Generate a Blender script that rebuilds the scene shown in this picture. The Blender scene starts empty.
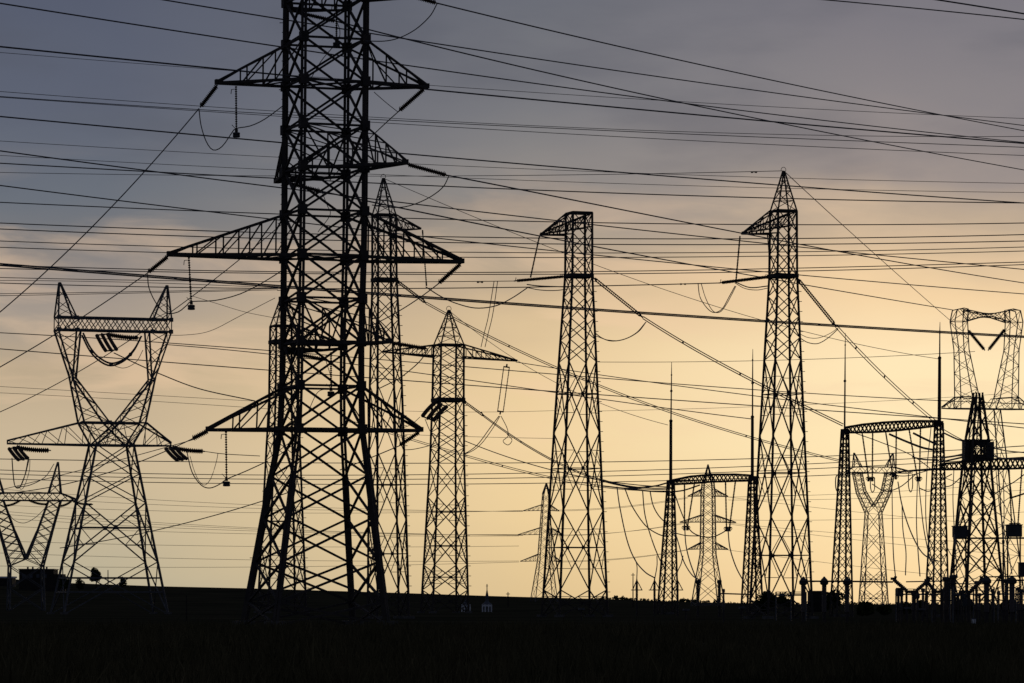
import bpy, math, random
from mathutils import Vector
import numpy as np
random.seed(7)
rng = np.random.default_rng(11)
SC = bpy.context.scene
C = SC.collection

# ------------------------------------------------------------------ camera
F = 4000.0          # focal length in pixels of the 1024 px wide frame
HY = 600.0          # image row of the eye level
H = 1.7             # eye height above the field
cam = bpy.data.cameras.new("camera")
cam.sensor_width = 36.0
cam.lens = F * 36.0 / 1024.0
cam.shift_y = (HY - 341.5) / 1024.0
cam.clip_start = 0.5
cam.clip_end = 30000.0
cam_o = bpy.data.objects.new("camera", cam)
cam_o.location = (0, 0, H)
cam_o.rotation_euler = (math.radians(90), 0, 0)
C.objects.link(cam_o)
SC.camera = cam_o

# ------------------------------------------------------------------ sky
# evening sky as seen: (image row, sRGB) from high to low, for the left, middle and right of the view
SKY_L = [(-250, (50, 57, 74)), (0, (82, 90, 109)), (110, (90, 98, 115)), (200, (103, 111, 122)), (240, (120, 121, 124)), (275, (149, 141, 136)), (310, (163, 152, 141)), (380, (186, 167, 140)), (450, (201, 182, 152)), (520, (196, 181, 151)), (580, (186, 176, 150)), (600, (180, 172, 148))]
SKY_M = [(-250, (62, 66, 78)), (0, (102, 107, 118)), (110, (118, 120, 126)), (190, (140, 137, 135)), (240, (164, 152, 138)), (300, (205, 181, 147)), (370, (233, 205, 159)), (440, (239, 211, 162)), (520, (236, 207, 156)), (600, (224, 195, 146))]
SKY_R = [(-250, (72, 73, 84)), (0, (119, 118, 127)), (110, (134, 130, 134)), (180, (154, 144, 140)), (230, (200, 178, 152)), (290, (243, 211, 166)), (370, (255, 231, 186)), (440, (255, 232, 184)), (520, (255, 226, 174)), (600, (250, 215, 160))]
SUN_EL, SUN_AZ = math.radians(2.5), math.radians(4.5)     # low behind the substation, right of centre
W = bpy.data.worlds.new("World"); SC.world = W; W.use_nodes = True
nt = W.node_tree; nt.nodes.clear()
def N(t, **kw):
    n = nt.nodes.new(t)
    for k, v in kw.items(): setattr(n, k, v)
    return n
def L(a, b): nt.links.new(a, b)
def M(op, a, b=None, c=None, clamp=False):
    n = N('ShaderNodeMath', operation=op, use_clamp=clamp)
    for i, v in enumerate((a, b, c)):
        if v is None: continue
        if isinstance(v, (int, float)): n.inputs[i].default_value = v
        else: L(v, n.inputs[i])
    return n.outputs[0]
tc = N('ShaderNodeTexCoord')
sep = N('ShaderNodeSeparateXYZ'); L(tc.outputs['Generated'], sep.inputs[0])
X, Y, Z = sep.outputs
az = M('ARCTAN2', X, Y)                       # 0 straight ahead, + to the right
el = M('ARCSINE', Z)
# broad soft cloud structure bends the bands of the evening sky
comb = N('ShaderNodeCombineXYZ'); L(M('MULTIPLY', az, 9.0), comb.inputs[0]); L(M('MULTIPLY', el, 30.0), comb.inputs[1])
no1 = N('ShaderNodeTexNoise'); L(comb.outputs[0], no1.inputs['Vector'])
no1.inputs['Scale'].default_value = 1.0; no1.inputs['Detail'].default_value = 5.0; no1.inputs['Roughness'].default_value = 0.5
comb2 = N('ShaderNodeCombineXYZ'); L(M('MULTIPLY', az, 22.0), comb2.inputs[0]); L(M('MULTIPLY', el, 60.0), comb2.inputs[1])
no2 = N('ShaderNodeTexNoise'); L(comb2.outputs[0], no2.inputs['Vector'])
no2.inputs['Scale'].default_value = 1.0; no2.inputs['Detail'].default_value = 6.0; no2.inputs['Roughness'].default_value = 0.55
lowfade = N('ShaderNodeMapRange'); L(el, lowfade.inputs[0]); lowfade.inputs[1].default_value = 0.012; lowfade.inputs[2].default_value = 0.055
warp = M('ADD', M('MULTIPLY', M('SUBTRACT', no1.outputs[0], 0.5), 0.024), M('MULTIPLY', M('SUBTRACT', no2.outputs[0], 0.5), 0.012))
elw = M('ADD', el, M('MULTIPLY', warp, lowfade.outputs[0]))
azw = M('ADD', az, M('MULTIPLY', M('SUBTRACT', no2.outputs[0], 0.5), 0.03))
def lin(c):
    c = c / 255.0
    return c / 12.92 if c <= 0.04045 else ((c + 0.055) / 1.055) ** 2.4
ELMAX = 0.20
def ramp(stops):
    r = N('ShaderNodeValToRGB'); r.color_ramp.interpolation = 'LINEAR'
    e = r.color_ramp.elements
    while len(e) > 1: e.remove(e[0])
    first = True
    for py, c in stops:
        pos = max(0.0, min(1.0, ((HY - py) / F) / ELMAX))
        x = e[0] if first else e.new(pos)
        x.position = pos; first = False
        x.color = (lin(c[0]), lin(c[1]), lin(c[2]), 1)
    L(M('DIVIDE', elw, ELMAX, clamp=True), r.inputs[0])
    return r.outputs[0]
#        row   colour (sRGB) at the left edge / middle / right edge of the view
RL = ramp(SKY_L); RM = ramp(SKY_M); RR = ramp(SKY_R)
def mix(f, a, b):
    m = N('ShaderNodeMix', data_type='RGBA', blend_type='MIX'); m.clamp_factor = True
    if isinstance(f, (int, float)): m.inputs[0].default_value = f
    else: L(f, m.inputs[0])
    for s, v in ((6, a), (7, b)):
        if isinstance(v, tuple): m.inputs[s].default_value = v
        else: L(v, m.inputs[s])
    return m.outputs[2]
def mr(v, a, b, smooth=True):
    n = N('ShaderNodeMapRange'); n.interpolation_type = 'SMOOTHSTEP' if smooth else 'LINEAR'
    L(v, n.inputs[0]); n.inputs[1].default_value = a; n.inputs[2].default_value = b
    return n.outputs[0]
grad = mix(mr(azw, -0.100, 0.005, False), RL, RM)
grad = mix(mr(azw, 0.005, 0.090, False), grad, RR)
# thin torn cloud: lit peach near the glow, slate higher up
comb3 = N('ShaderNodeCombineXYZ'); L(M('ADD', M('MULTIPLY', az, 17.0), M('MULTIPLY', el, 20.0)), comb3.inputs[0]); L(M('MULTIPLY', el, 75.0), comb3.inputs[1]); comb3.inputs[2].default_value = 4.3
no3 = N('ShaderNodeTexNoise'); L(comb3.outputs[0], no3.inputs['Vector'])
no3.inputs['Scale'].default_value = 1.0; no3.inputs['Detail'].default_value = 7.0; no3.inputs['Roughness'].default_value = 0.56; no3.inputs['Distortion'].default_value = 0.5
veil = mr(no3.outputs[0], 0.47, 0.72)
band = M('MULTIPLY', mr(el, 0.02, 0.05), M('SUBTRACT', 1.0, mr(el, 0.085, 0.115)))
grad = mix(M('MULTIPLY', M('MULTIPLY', veil, band), 0.42), grad, (lin(240), lin(205), lin(168), 1))
no4 = N('ShaderNodeTexNoise'); L(comb.outputs[0], no4.inputs['Vector'])
no4.inputs['Scale'].default_value = 1.6; no4.inputs['Detail'].default_value = 5.0; no4.inputs['Roughness'].default_value = 0.5
slate = M('MULTIPLY', mr(no4.outputs[0], 0.42, 0.68), mr(el, 0.07, 0.12))
grad = mix(M('MULTIPLY', slate, 0.38), grad, (lin(80), lin(86), lin(100), 1))
# away from the glow the overcast gets darker: to the sides, overhead and behind
side = mr(M('ABSOLUTE', az), 0.22, 1.1)
high = mr(el, 0.17, 0.6)
dark = (lin(64), lin(69), lin(84), 1)
grad = mix(M('MAXIMUM', side, high), grad, dark)
sky = N('ShaderNodeTexSky', sky_type='NISHITA'); sky.sun_disc = False
sky.sun_elevation = SUN_EL; sky.sun_rotation = SUN_AZ
sky.air_density = 1.0; sky.dust_density = 3.0
bg1 = N('ShaderNodeBackground'); L(sky.outputs[0], bg1.inputs[0]); bg1.inputs[1].default_value = 0.0006
bg2 = N('ShaderNodeBackground'); L(grad, bg2.inputs[0]); bg2.inputs[1].default_value = 1.0
add = N('ShaderNodeAddShader'); L(bg1.outputs[0], add.inputs[0]); L(bg2.outputs[0], add.inputs[1])
out = N('ShaderNodeOutputWorld'); L(add.outputs[0], out.inputs[0])

# ------------------------------------------------------------------ sun (veiled by cloud, low behind everything)
sun = bpy.data.lights.new("sun", 'SUN'); sun.energy = 0.12; sun.angle = math.radians(8); sun.color = (1.0, 0.80, 0.55)
sun_o = bpy.data.objects.new("sun", sun); C.objects.link(sun_o)
sd = Vector((math.sin(SUN_AZ) * math.cos(SUN_EL), math.cos(SUN_AZ) * math.cos(SUN_EL), math.sin(SUN_EL)))
sun_o.rotation_euler = sd.to_track_quat('Z', 'Y').to_euler()

SC.view_settings.view_transform = 'Standard'
SC.view_settings.look = 'None'
SC.view_settings.exposure = 0.0
SC.view_settings.gamma = 1.0
SC.view_settings.use_curve_mapping = False
SC.cycles.max_bounces = 3

# ------------------------------------------------------------------ materials
def mat(name, col, rough=0.7, metal=0.0, var=0.25, scale=3.0, col2=None, spec=0.2):
    m = bpy.data.materials.new(name); m.use_nodes = True
    t = m.node_tree; b = t.nodes['Principled BSDF']
    b.inputs['Roughness'].default_value = rough; b.inputs['Metallic'].default_value = metal
    b.inputs['Specular IOR Level'].default_value = spec
    g = t.nodes.new('ShaderNodeTexCoord'); n = t.nodes.new('ShaderNodeTexNoise')
    n.inputs['Scale'].default_value = scale; n.inputs['Detail'].default_value = 4
    t.links.new(g.outputs['Object'], n.inputs['Vector'])
    r = t.nodes.new('ShaderNodeValToRGB'); t.links.new(n.outputs[0], r.inputs[0])
    c2 = col2 or tuple(min(1, c * (1 + var)) for c in col)
    r.color_ramp.elements[0].position = 0.3; r.color_ramp.elements[1].position = 0.7
    r.color_ramp.elements[0].color = tuple(c * (1 - var) for c in col) + (1,)
    r.color_ramp.elements[1].color = tuple(c2) + (1,)
    t.links.new(r.outputs[0], b.inputs['Base Color'])
    return m
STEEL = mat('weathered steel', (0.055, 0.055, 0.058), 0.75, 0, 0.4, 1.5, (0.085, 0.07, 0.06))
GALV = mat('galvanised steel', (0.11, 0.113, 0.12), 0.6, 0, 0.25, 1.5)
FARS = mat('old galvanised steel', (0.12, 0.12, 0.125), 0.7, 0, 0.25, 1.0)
GLASS = mat('insulator glaze', (0.06, 0.035, 0.025), 0.5, 0, 0.2, 4)
CABLE = mat('oxidised aluminium cable', (0.10, 0.10, 0.105), 0.6, 0, 0.2, 1)
PORC = mat('grey porcelain', (0.10, 0.085, 0.08), 0.5, 0, 0.2, 4)
CONC = mat('concrete', (0.12, 0.115, 0.11), 0.9, 0, 0.2, 2)
WHITE = mat('lime wash', (0.78, 0.80, 0.82), 0.85, 0, 0.12, 1.2)
SLATE = mat('roof sheet', (0.09, 0.10, 0.12), 0.6, 0, 0.2, 1)
DARKW = mat('dark timber', (0.03, 0.026, 0.024), 0.9, 0, 0.3, 1)
BARK = mat('bark', (0.06, 0.045, 0.035), 0.95, 0, 0.3, 5)
LEAF = mat('foliage', (0.035, 0.055, 0.02), 0.8, 0, 0.5, 0.6, (0.07, 0.085, 0.03), 0.0)
GRASS = mat('weeds and grass', (0.075, 0.075, 0.038), 0.9, 0, 0.5, 0.35, (0.14, 0.115, 0.06), 0.0)
SOIL = mat('field', (0.04, 0.042, 0.028), 0.98, 0, 0.4, 0.05, (0.065, 0.058, 0.036), 0.0)
CABIN = mat('painted equipment housing', (0.06, 0.065, 0.07), 0.6, 0, 0.2, 2)

# ------------------------------------------------------------------ mesh helpers
def P(px, py, D):
    """the point D metres ahead whose picture lies at (px, py)"""
    return Vector(((px - 512.0) / F * D, D, H + (HY - py) / F * D))

class MB:
    def __init__(s): s.v = []; s.f = []
    def bar(s, a, b, w, h=None):
        a = Vector(a); b = Vector(b); d = b - a
        if d.length < 1e-5: return s
        d.normalize(); h = h or w
        j = 1 + random.uniform(-.05, .05); w *= j; h *= j
        up = Vector((0, 0, 1)) if abs(d.z) < 0.95 else Vector((0.31, 0.95, 0))
        x = d.cross(up).normalized() * (w / 2); y = d.cross(x).normalized() * (h / 2)
        n = len(s.v)
        for p in (a, b):
            s.v += [p - x - y, p + x - y, p + x + y, p - x + y]
        s.f += [(n, n+1, n+5, n+4), (n+1, n+2, n+6, n+5), (n+2, n+3, n+7, n+6), (n+3, n, n+4, n+7), (n+3, n+2, n+1, n), (n+4, n+5, n+6, n+7)]
        return s
    def plank(s, a, b, side, ws, wt):
        d = (b - a).normalized(); x = side - d * side.dot(d); x = x.normalized(); y = d.cross(x).normalized() * (wt / 2); x = x * (ws / 2)
        n = len(s.v)
        for p in (a, b): s.v += [p - x - y, p + x - y, p + x + y, p - x + y]
        s.f += [(n, n+1, n+5, n+4), (n+1, n+2, n+6, n+5), (n+2, n+3, n+7, n+6), (n+3, n, n+4, n+7), (n+3, n+2, n+1, n), (n+4, n+5, n+6, n+7)]
        return s
    def box(s, c, sx, sy, sz, rz=0.0):
        c = Vector(c); n = len(s.v); ca, sa = math.cos(rz), math.sin(rz)
        for dz in (-1, 1):
            for dx, dy in ((-1, -1), (1, -1), (1, 1), (-1, 1)):
                x, y = dx * sx / 2, dy * sy / 2
                s.v.append(c + Vector((x * ca - y * sa, x * sa + y * ca, dz * sz / 2)))
        s.f += [(n, n+1, n+5, n+4), (n+1, n+2, n+6, n+5), (n+2, n+3, n+7, n+6), (n+3, n, n+4, n+7), (n+3, n+2, n+1, n), (n+4, n+5, n+6, n+7)]
        return s
    def tube(s, pts, r, n=5):
        pts = [Vector(p) for p in pts]; base = len(s.v); m = len(pts)
        rr = r if isinstance(r, (list, tuple)) else [r] * m
        for i, p in enumerate(pts):
            d = (pts[min(i+1, m-1)] - pts[max(i-1, 0)])
            d = d.normalized() if d.length > 1e-9 else Vector((1, 0, 0))
            up = Vector((0, 0, 1)) if abs(d.z) < 0.95 else Vector((0.31, 0.95, 0))
            x = d.cross(up).normalized(); y = d.cross(x).normalized()
            for k in range(n):
                a = 2 * math.pi * k / n
                s.v.append(p + (x * math.cos(a) + y * math.sin(a)) * rr[i])
        for i in range(m - 1):
            for k in range(n):
                a = base + i*n + k; b = base + i*n + (k+1) % n
                s.f.append((a, b, b+n, a+n))
        s.f.append(tuple(base + k for k in reversed(range(n))))
        s.f.append(tuple(base + (m-1)*n + k for k in range(n)))
        return s
    def lathe(s, a, b, prof, n=10):
        """prof = [(t, radius)] along a->b"""
        a = Vector(a); b = Vector(b)
        return s.tube([a.lerp(b, t) for t, r in prof], [max(r, 1e-3) for t, r in prof], n)
    def sheds(s, a, b, r, rc, count, n=8):
        prof = [(0, rc)]
        for i in range(count):
            t = (i + 0.5) / count; dt = 0.32 / count
            prof += [(t - dt, rc), (t - dt * .6, r), (t + dt * .3, r * .92), (t + dt, rc)]
        prof.append((1, rc))
        return s.lathe(a, b, prof, n)
    def build(s, name, m, parent=None, at=None):
        me = bpy.data.meshes.new(name)
        org = Vector(at) if at is not None else (Vector(root_of(parent).location) if parent else Vector((0, 0, 0)))
        me.from_pydata([tuple(p - org) for p in s.v], [], s.f)
        me.materials.append(m); me.update()
        o = bpy.data.objects.new(name, me); C.objects.link(o)
        if parent: o.parent = parent
        else: o.location = org
        return o
def root_of(o):
    while o.parent: o = o.parent
    return o
def tag(o, label=None, cat=None, group=None, kind=None):
    if label: o['label'] = label
    if cat: o['category'] = cat
    if group: o['group'] = group
    if kind: o['kind'] = kind
    return o
def thing(name, loc, label, cat, group=None):
    o = bpy.data.objects.new(name, None); C.objects.link(o); o.location = loc; o.empty_display_size = 0.5
    return tag(o, label, cat, group)

# ------------------------------------------------------------------ lattice helpers
def panel(mb, A0, B0, A1, B1, pat, w, k, knot=True):
    """brace one face panel: A0,B0 bottom, A1,B1 top"""
    if pat in 'XH':
        mb.bar(A0, B1, w); mb.bar(B0, A1, w)
        if pat == 'H': mb.bar(A1, B1, w)
    elif pat == 'Z': mb.bar(A0, B1, w)
    elif pat == 'N': mb.bar(B0, A1, w)
    elif pat == 'K':
        m = (A1 + B1) / 2; mb.bar(A0, m, w); mb.bar(B0, m, w); mb.bar(A1, B1, w)
    elif pat == 'D':
        # long crossing diagonals with a tie through the crossing and short redundant ties
        la = (A0 - B0).length; lb = (A1 - B1).length; t = la / (la + lb)
        mb.bar(A0, B1, w * 1.25); mb.bar(B0, A1, w * 1.25)
        c = A0.lerp(B1, t); a = A0.lerp(A1, t); b = B0.lerp(B1, t)
        mb.bar(a, b, w * 1.1)
        for q in (t * .5, t + (1 - t) * .5):
            f = q / t if q < t else (1 - q) / (1 - t)
            a = A0.lerp(A1, q); b = B0.lerp(B1, q)
            da = A0.lerp(B1, q); db = B0.lerp(A1, q)
            if q > t: da, db = db, da
            mb.bar(a, da, w * .75); mb.bar(b, db, w * .75)
            # redundants from the tie node to the middle of the diagonal
            mb.bar(A0.lerp(A1, t), da, w * .7); mb.bar(B0.lerp(B1, t), db, w * .7)
        u = (b - a).normalized(); s = w * 3.2
        if knot: mb.box(c, s, s, s * 1.3, math.atan2(u.y, u.x))

def tower_body(root, secs, pats, wl, wb, k, m, double=0.0, gusset=0.0):
    """secs: list of 4 corner points from the bottom up; pats: one pattern per panel. Legs and faces become parts"""
    for c in range(4):
        mb = MB()
        for i in range(len(secs) - 1):
            a, b = secs[i][c], secs[i+1][c]
            if double:
                cen = (secs[i][0] + secs[i][2]) / 2; rad = (a - cen); rad.z = 0; rad.normalize()
                tan = Vector((-rad.y, rad.x, 0)) * double
                th = 1.3 if b.z < 13 else 1.0
                wr = th * wl * (.62 if c in (0, 2) else .26)
                for s in (1, -1): mb.plank(a + tan * s, b + tan * s, tan, wl * .36 * th, wr)
                L_ = (b - a).length; q = max(2, int(L_ / (wl * 2.2)))
                for j in range(q):
                    p = a.lerp(b, (j + .5) / q); mb.bar(p - tan, p + tan, wl * .3)
            else: mb.bar(a, b, wl)
            if gusset and i >= 4: mb.box(b, gusset, gusset, gusset * 1.25, 0.4)
        mb.build('leg', m, root)
    for c in range(4):
        d = (c + 1) % 4; mb = MB()
        for i in range(len(secs) - 1):
            panel(mb, secs[i][c], secs[i][d], secs[i+1][c], secs[i+1][d], pats[i], wb, k, c in (1, 3))
        mb.build('lattice_face', m, root)

def quad_truss(mb, secs, wc, wb, pat='Z', ends=True):
    """four chords through 4-point sections with zigzag bracing on all sides"""
    for i in range(len(secs) - 1):
        for c in range(4):
            mb.bar(secs[i][c], secs[i+1][c], wc)
            d = (c + 1) % 4
            A0, B0, A1, B1 = secs[i][c], secs[i][d], secs[i+1][c], secs[i+1][d]
            if pat == 'X': mb.bar(A0, B1, wb); mb.bar(B0, A1, wb)
            elif (i + c) % 2: mb.bar(A0, B1, wb)
            else: mb.bar(B0, A1, wb)
            if pat == 'V': mb.bar(A1, B1, wb)
    if ends:
        for s in (secs[0], secs[-1]):
            for c in range(4): mb.bar(s[c], s[(c+1) % 4], wb)
    return mb
def lerp_secs(s0, s1, n, f=None):
    return [[s0[c].lerp(s1[c], (f(i / n) if f else i / n)) for c in range(4)] for i in range(n + 1)]

def arm(root, b0, b1, t0, t1, tip, n, wc, wb, m, tipw=0.0, name='crossarm', wt=None):
    """pyramid arm: bottom chords b0,b1 and top chords t0,t1 run to the tip"""
    mb = MB(); up = Vector((0, 0, tipw)); side = (b1 - b0).normalized() * tipw
    T = [tip - side, tip + side, tip + side + up, tip - side + up]
    S = lerp_secs([b0, b1, t1, t0], T, n)
    for i in range(n):
        for c in range(4): mb.bar(S[i][c], S[i+1][c], wc if c < 2 else (wt or wc))
        # sides
        for lo, hi in ((0, 3), (1, 2)):
            mb.bar(S[i][lo], S[i][hi], wb) if i else None
            mb.bar(S[i+1][lo], S[i][hi], wb)
        # bottom and top
        mb.bar(S[i][0], S[i+1][1], wb); mb.bar(S[i][0], S[i][1], wb) if i else None
        if i < n - 1: mb.bar(S[i][3], S[i+1][2], wb * .8)
    o = mb.build(name, m, root)
    if tipw:
        MB().box(tip + up * .5, tipw * 2.6, tipw * 2.6, tipw * 2.2, 0.34).build('tip_plate', m, o)
    return o

class Frame:
    """local pixel frame of a tower: u along its line of arms, d across it (towards the viewer)"""
    def __init__(s, cx, D, phi, base_y=None, lean=0.0, y0=600.0):
        s.cx, s.D, s.k, s.lean, s.y0 = cx, D, D / F, lean, y0
        s.a1 = Vector((math.cos(phi), math.sin(phi), 0)); s.a2 = Vector((math.sin(phi), -math.cos(phi), 0))
        s.cp = math.cos(phi)
    def axis(s, py): return P(s.cx + s.lean * (py - s.y0), py, s.D)
    def pt(s, u, d, py):
        """u: sideways offset in picture pixels, d: offset across in pixel units"""
        return s.axis(py) + s.a1 * (u * s.k / s.cp) + s.a2 * (d * s.k)
    def base(s):
        p = s.axis(s.y0); return Vector((p.x, p.y, 0.0))
    def yg(s): return HY + H / s.D * F          # row of the ground there
def square(fr, py, outer, theta):
    """corner points of a square body whose outline reaches outer px each side of the axis"""
    r = outer / math.cos(theta) * fr.k; c = fr.axis(py)
    # order: right-near, back-right, left-far, front-left
    return [c + Vector((math.cos(a) * r, math.sin(a) * r, 0)) for a in (-theta, math.pi/2 - theta, math.pi - theta, 1.5*math.pi - theta)]
def interp(tab, y):
    tab = sorted(tab)
    if y <= tab[0][0]:
        (a, p), (b, q) = tab[0], tab[1]
    elif y >= tab[-1][0]:
        (a, p), (b, q) = tab[-2], tab[-1]
    else:
        for (a, p), (b, q) in zip(tab, tab[1:]):
            if a <= y <= b: break
    return p + (q - p) * (y - a) / (b - a)
def gusset(root, pts, s, m, rz=0.34):
    for p in pts: MB().box(p, s, s * .35, s, rz).build('gusset_plate', m, root)
def step_bolts(root, a, b, dirv, n, l, w, m):
    mb = MB()
    mb.bar(a, b, w * .5)
    for i in range(n):
        p = a.lerp(b, (i + .5) / n); mb.bar(p, p + dirv * l, w)
    return mb.build('ladder', m, root)

# ================================================================== GROUND
RIDGE = [(-900, 566), (-200, 571), (0, 578.5), (60, 583), (160, 586.5), (250, 588.5), (400, 593), (500, 596.3), (620, 599.5), (700, 602.3), (800, 604), (1024, 604.4), (1900, 604.4)]
def ridge_z(px, d): return H + (HY - interp(RIDGE, px)) / F * d
def ground_z(x, y):
    if y < 20: return 0.0
    px = x / y * F + 512
    px = max(-900, min(1900, px))
    def sm(v, p, q): t = max(0.0, min(1.0, (v - p) / (q - p))); return t * t * (3 - 2 * t)
    dip = -2.8 * sm(y, 570, 650) * (1 - sm(y, 800, 900)) * sm(px, 395, 435) * (1 - sm(px, 530, 580))
    if y < 780: return dip
    zr = ridge_z(px, 1600.0)
    if y <= 1600:
        t = (y - 780) / 820.0
        return zr * t * t * (3 - 2 * t) + dip
    return zr - (y - 1600) * 0.006
def make_ground():
    ys = [-400, -100, 0, 30, 60, 80, 110, 150, 200, 280, 400, 520, 570, 600, 625, 650, 690, 740, 780] + [780 + 820 * i / 20 for i in range(1, 21)] + [1700, 1900, 2300, 3000, 4500, 7000]
    us = sorted(set([round(i * 0.02, 4) for i in range(-60, 61)] + [round(i * 0.004, 4) for i in range(-40, 41)]))
    v = []; f = []
    for y in ys:
        for u in us:
            s = max(abs(y), 400)
            x = u * s * 1.0 if abs(u) < 0.3 else math.copysign(0.3 + (abs(u) - 0.3) * 4, u) * s
            v.append((x, y, ground_z(x, y)))
    n = len(us)
    for i in range(len(ys) - 1):
        for j in range(n - 1):
            a = i * n + j; f.append((a, a + 1, a + n + 1, a + n))
    me = bpy.data.meshes.new('ground'); me.from_pydata(v, [], f); me.materials.append(SOIL)
    o = bpy.data.objects.new('ground', me); C.objects.link(o); tag(o, kind='structure')
    for p in me.polygons: p.use_smooth = True
make_ground()

# ================================================================== PYLONS
TH = math.radians(25.5)
# ---- the big near tower -------------------------------------------------
def big_tower():
    D = 270.0; k = D / F
    t = thing('lattice_pylon', (P(318, 600, D).x, D, 0), 'huge near lattice tower with six crossarms and thick legs, cut off by the top edge', 'pylon', 'lattice pylons')
    AX = [(-110, 326), (0, 326), (240, 324), (340, 322), (430, 321), (585, 316), (640, 314.5)]
    OUT = [(-110, 40), (0, 41), (240, 41), (340, 40), (385, 40.5), (430, 42), (460, 47), (585, 67), (640, 76)]
    def sq(y):
        o = interp(OUT, y); r = o / math.cos(TH) * k; c = P(interp(AX, y), y, D)
        return [c + Vector((math.cos(a) * r, math.sin(a) * r, 0)) for a in (-TH, math.pi/2 - TH, math.pi - TH, 1.5*math.pi - TH)]
    yb = HY + H / D * F
    ys = [yb, 602, 562, 518, 476, 430, 387, 343, 300, 257, 213, 170, 128, 84, 42, 0, -43, -90]
    secs = [sq(y) for y in ys]
    tower_body(t, secs, 'XXXXH' + 'H' * (len(ys) - 6), 6.4 * k, 2.1 * k, k, STEEL, double=1.85 * k, gusset=7.8 * k)
    for c in sq(yb): MB().box((c.x, c.y, 0.1), 1.2, 1.2, 0.4, 0.4).build('footing', CONC, t)
    def armset(ybot, ytop, tipA, dA, cA, tipB, dB, cB, n=5, wc=2.8, wt=2.0):
        b, tp = sq(ybot), sq(ytop)
        for tip, dd, (i, j) in ((tipA, dA, cA), (tipB, dB, cB)):
            arm(t, b[i], b[j], tp[i], tp[j], P(tip[0], tip[1], D + dd * k), n, wc * k, 1.25 * k, STEEL, 2.2 * k, wt=wt * k)
    R, Lf, NR, FL = (0, 1), (3, 2), (3, 0), (2, 1)
    armset(84, 42, (426, 87), 36, R, (218, 83), -40, Lf, 3)
    armset(258, 213, (461, 262), 48, R, (170, 254.8), -54, Lf, 5, 3.2, 2.6)
    armset(430, 387, (420, 430.5), 34, R, (209, 430), -42, Lf, 3, 3.0, 2.4)
    armset(4, -40, (414, -3), -98, NR, (295, 11), 88, FL, 4, 2.4, 1.5)
    armset(172, 128, (405, 163), -95, NR, (277, 182), 88, FL, 4, 2.6, 1.5)
    armset(346, 300, (389, 342), -90, NR, (286, 353), 84, FL, 4, 2.6, 1.3)
    # peak above the top edge of the photo
    apex = P(326, -140, D)
    mb = MB()
    for c in sq(-90): mb.bar(c, apex, 3 * k)
    for f_ in (.35, .65):
        q = [c.lerp(apex, f_) for c in sq(-90)]
        for i in range(4): mb.bar(q[i], q[(i+1) % 4], 2 * k)
    mb.build('peak', STEEL, t)
    # inner plan bracing
    for y in (430, 258, 84):
        q = sq(y); MB().bar(q[0], q[2], 1.8 * k).bar(q[1], q[3], 1.8 * k).build('plan_bracing', STEEL, t)
    # step bolts on the left leg
    q0, q1 = sq(600)[2], sq(0)[2]
    mb = MB(); ry = [14 + i * 9.6 for i in range(62)]
    for u_, w_ in zip(ry, ry[1:]): mb.bar(sq(u_)[2], sq(w_)[2], 1.0 * k)
    for i in range(60):
        y = 20 + i * 9.6; p = sq(y)[2]; mb.bar(p, p + Vector((-6.5 * k if i % 7 == 0 else -4 * k, 0, 0)), .7 * k)
    mb.build('ladder', STEEL, t)
    return t
big_tower()

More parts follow.
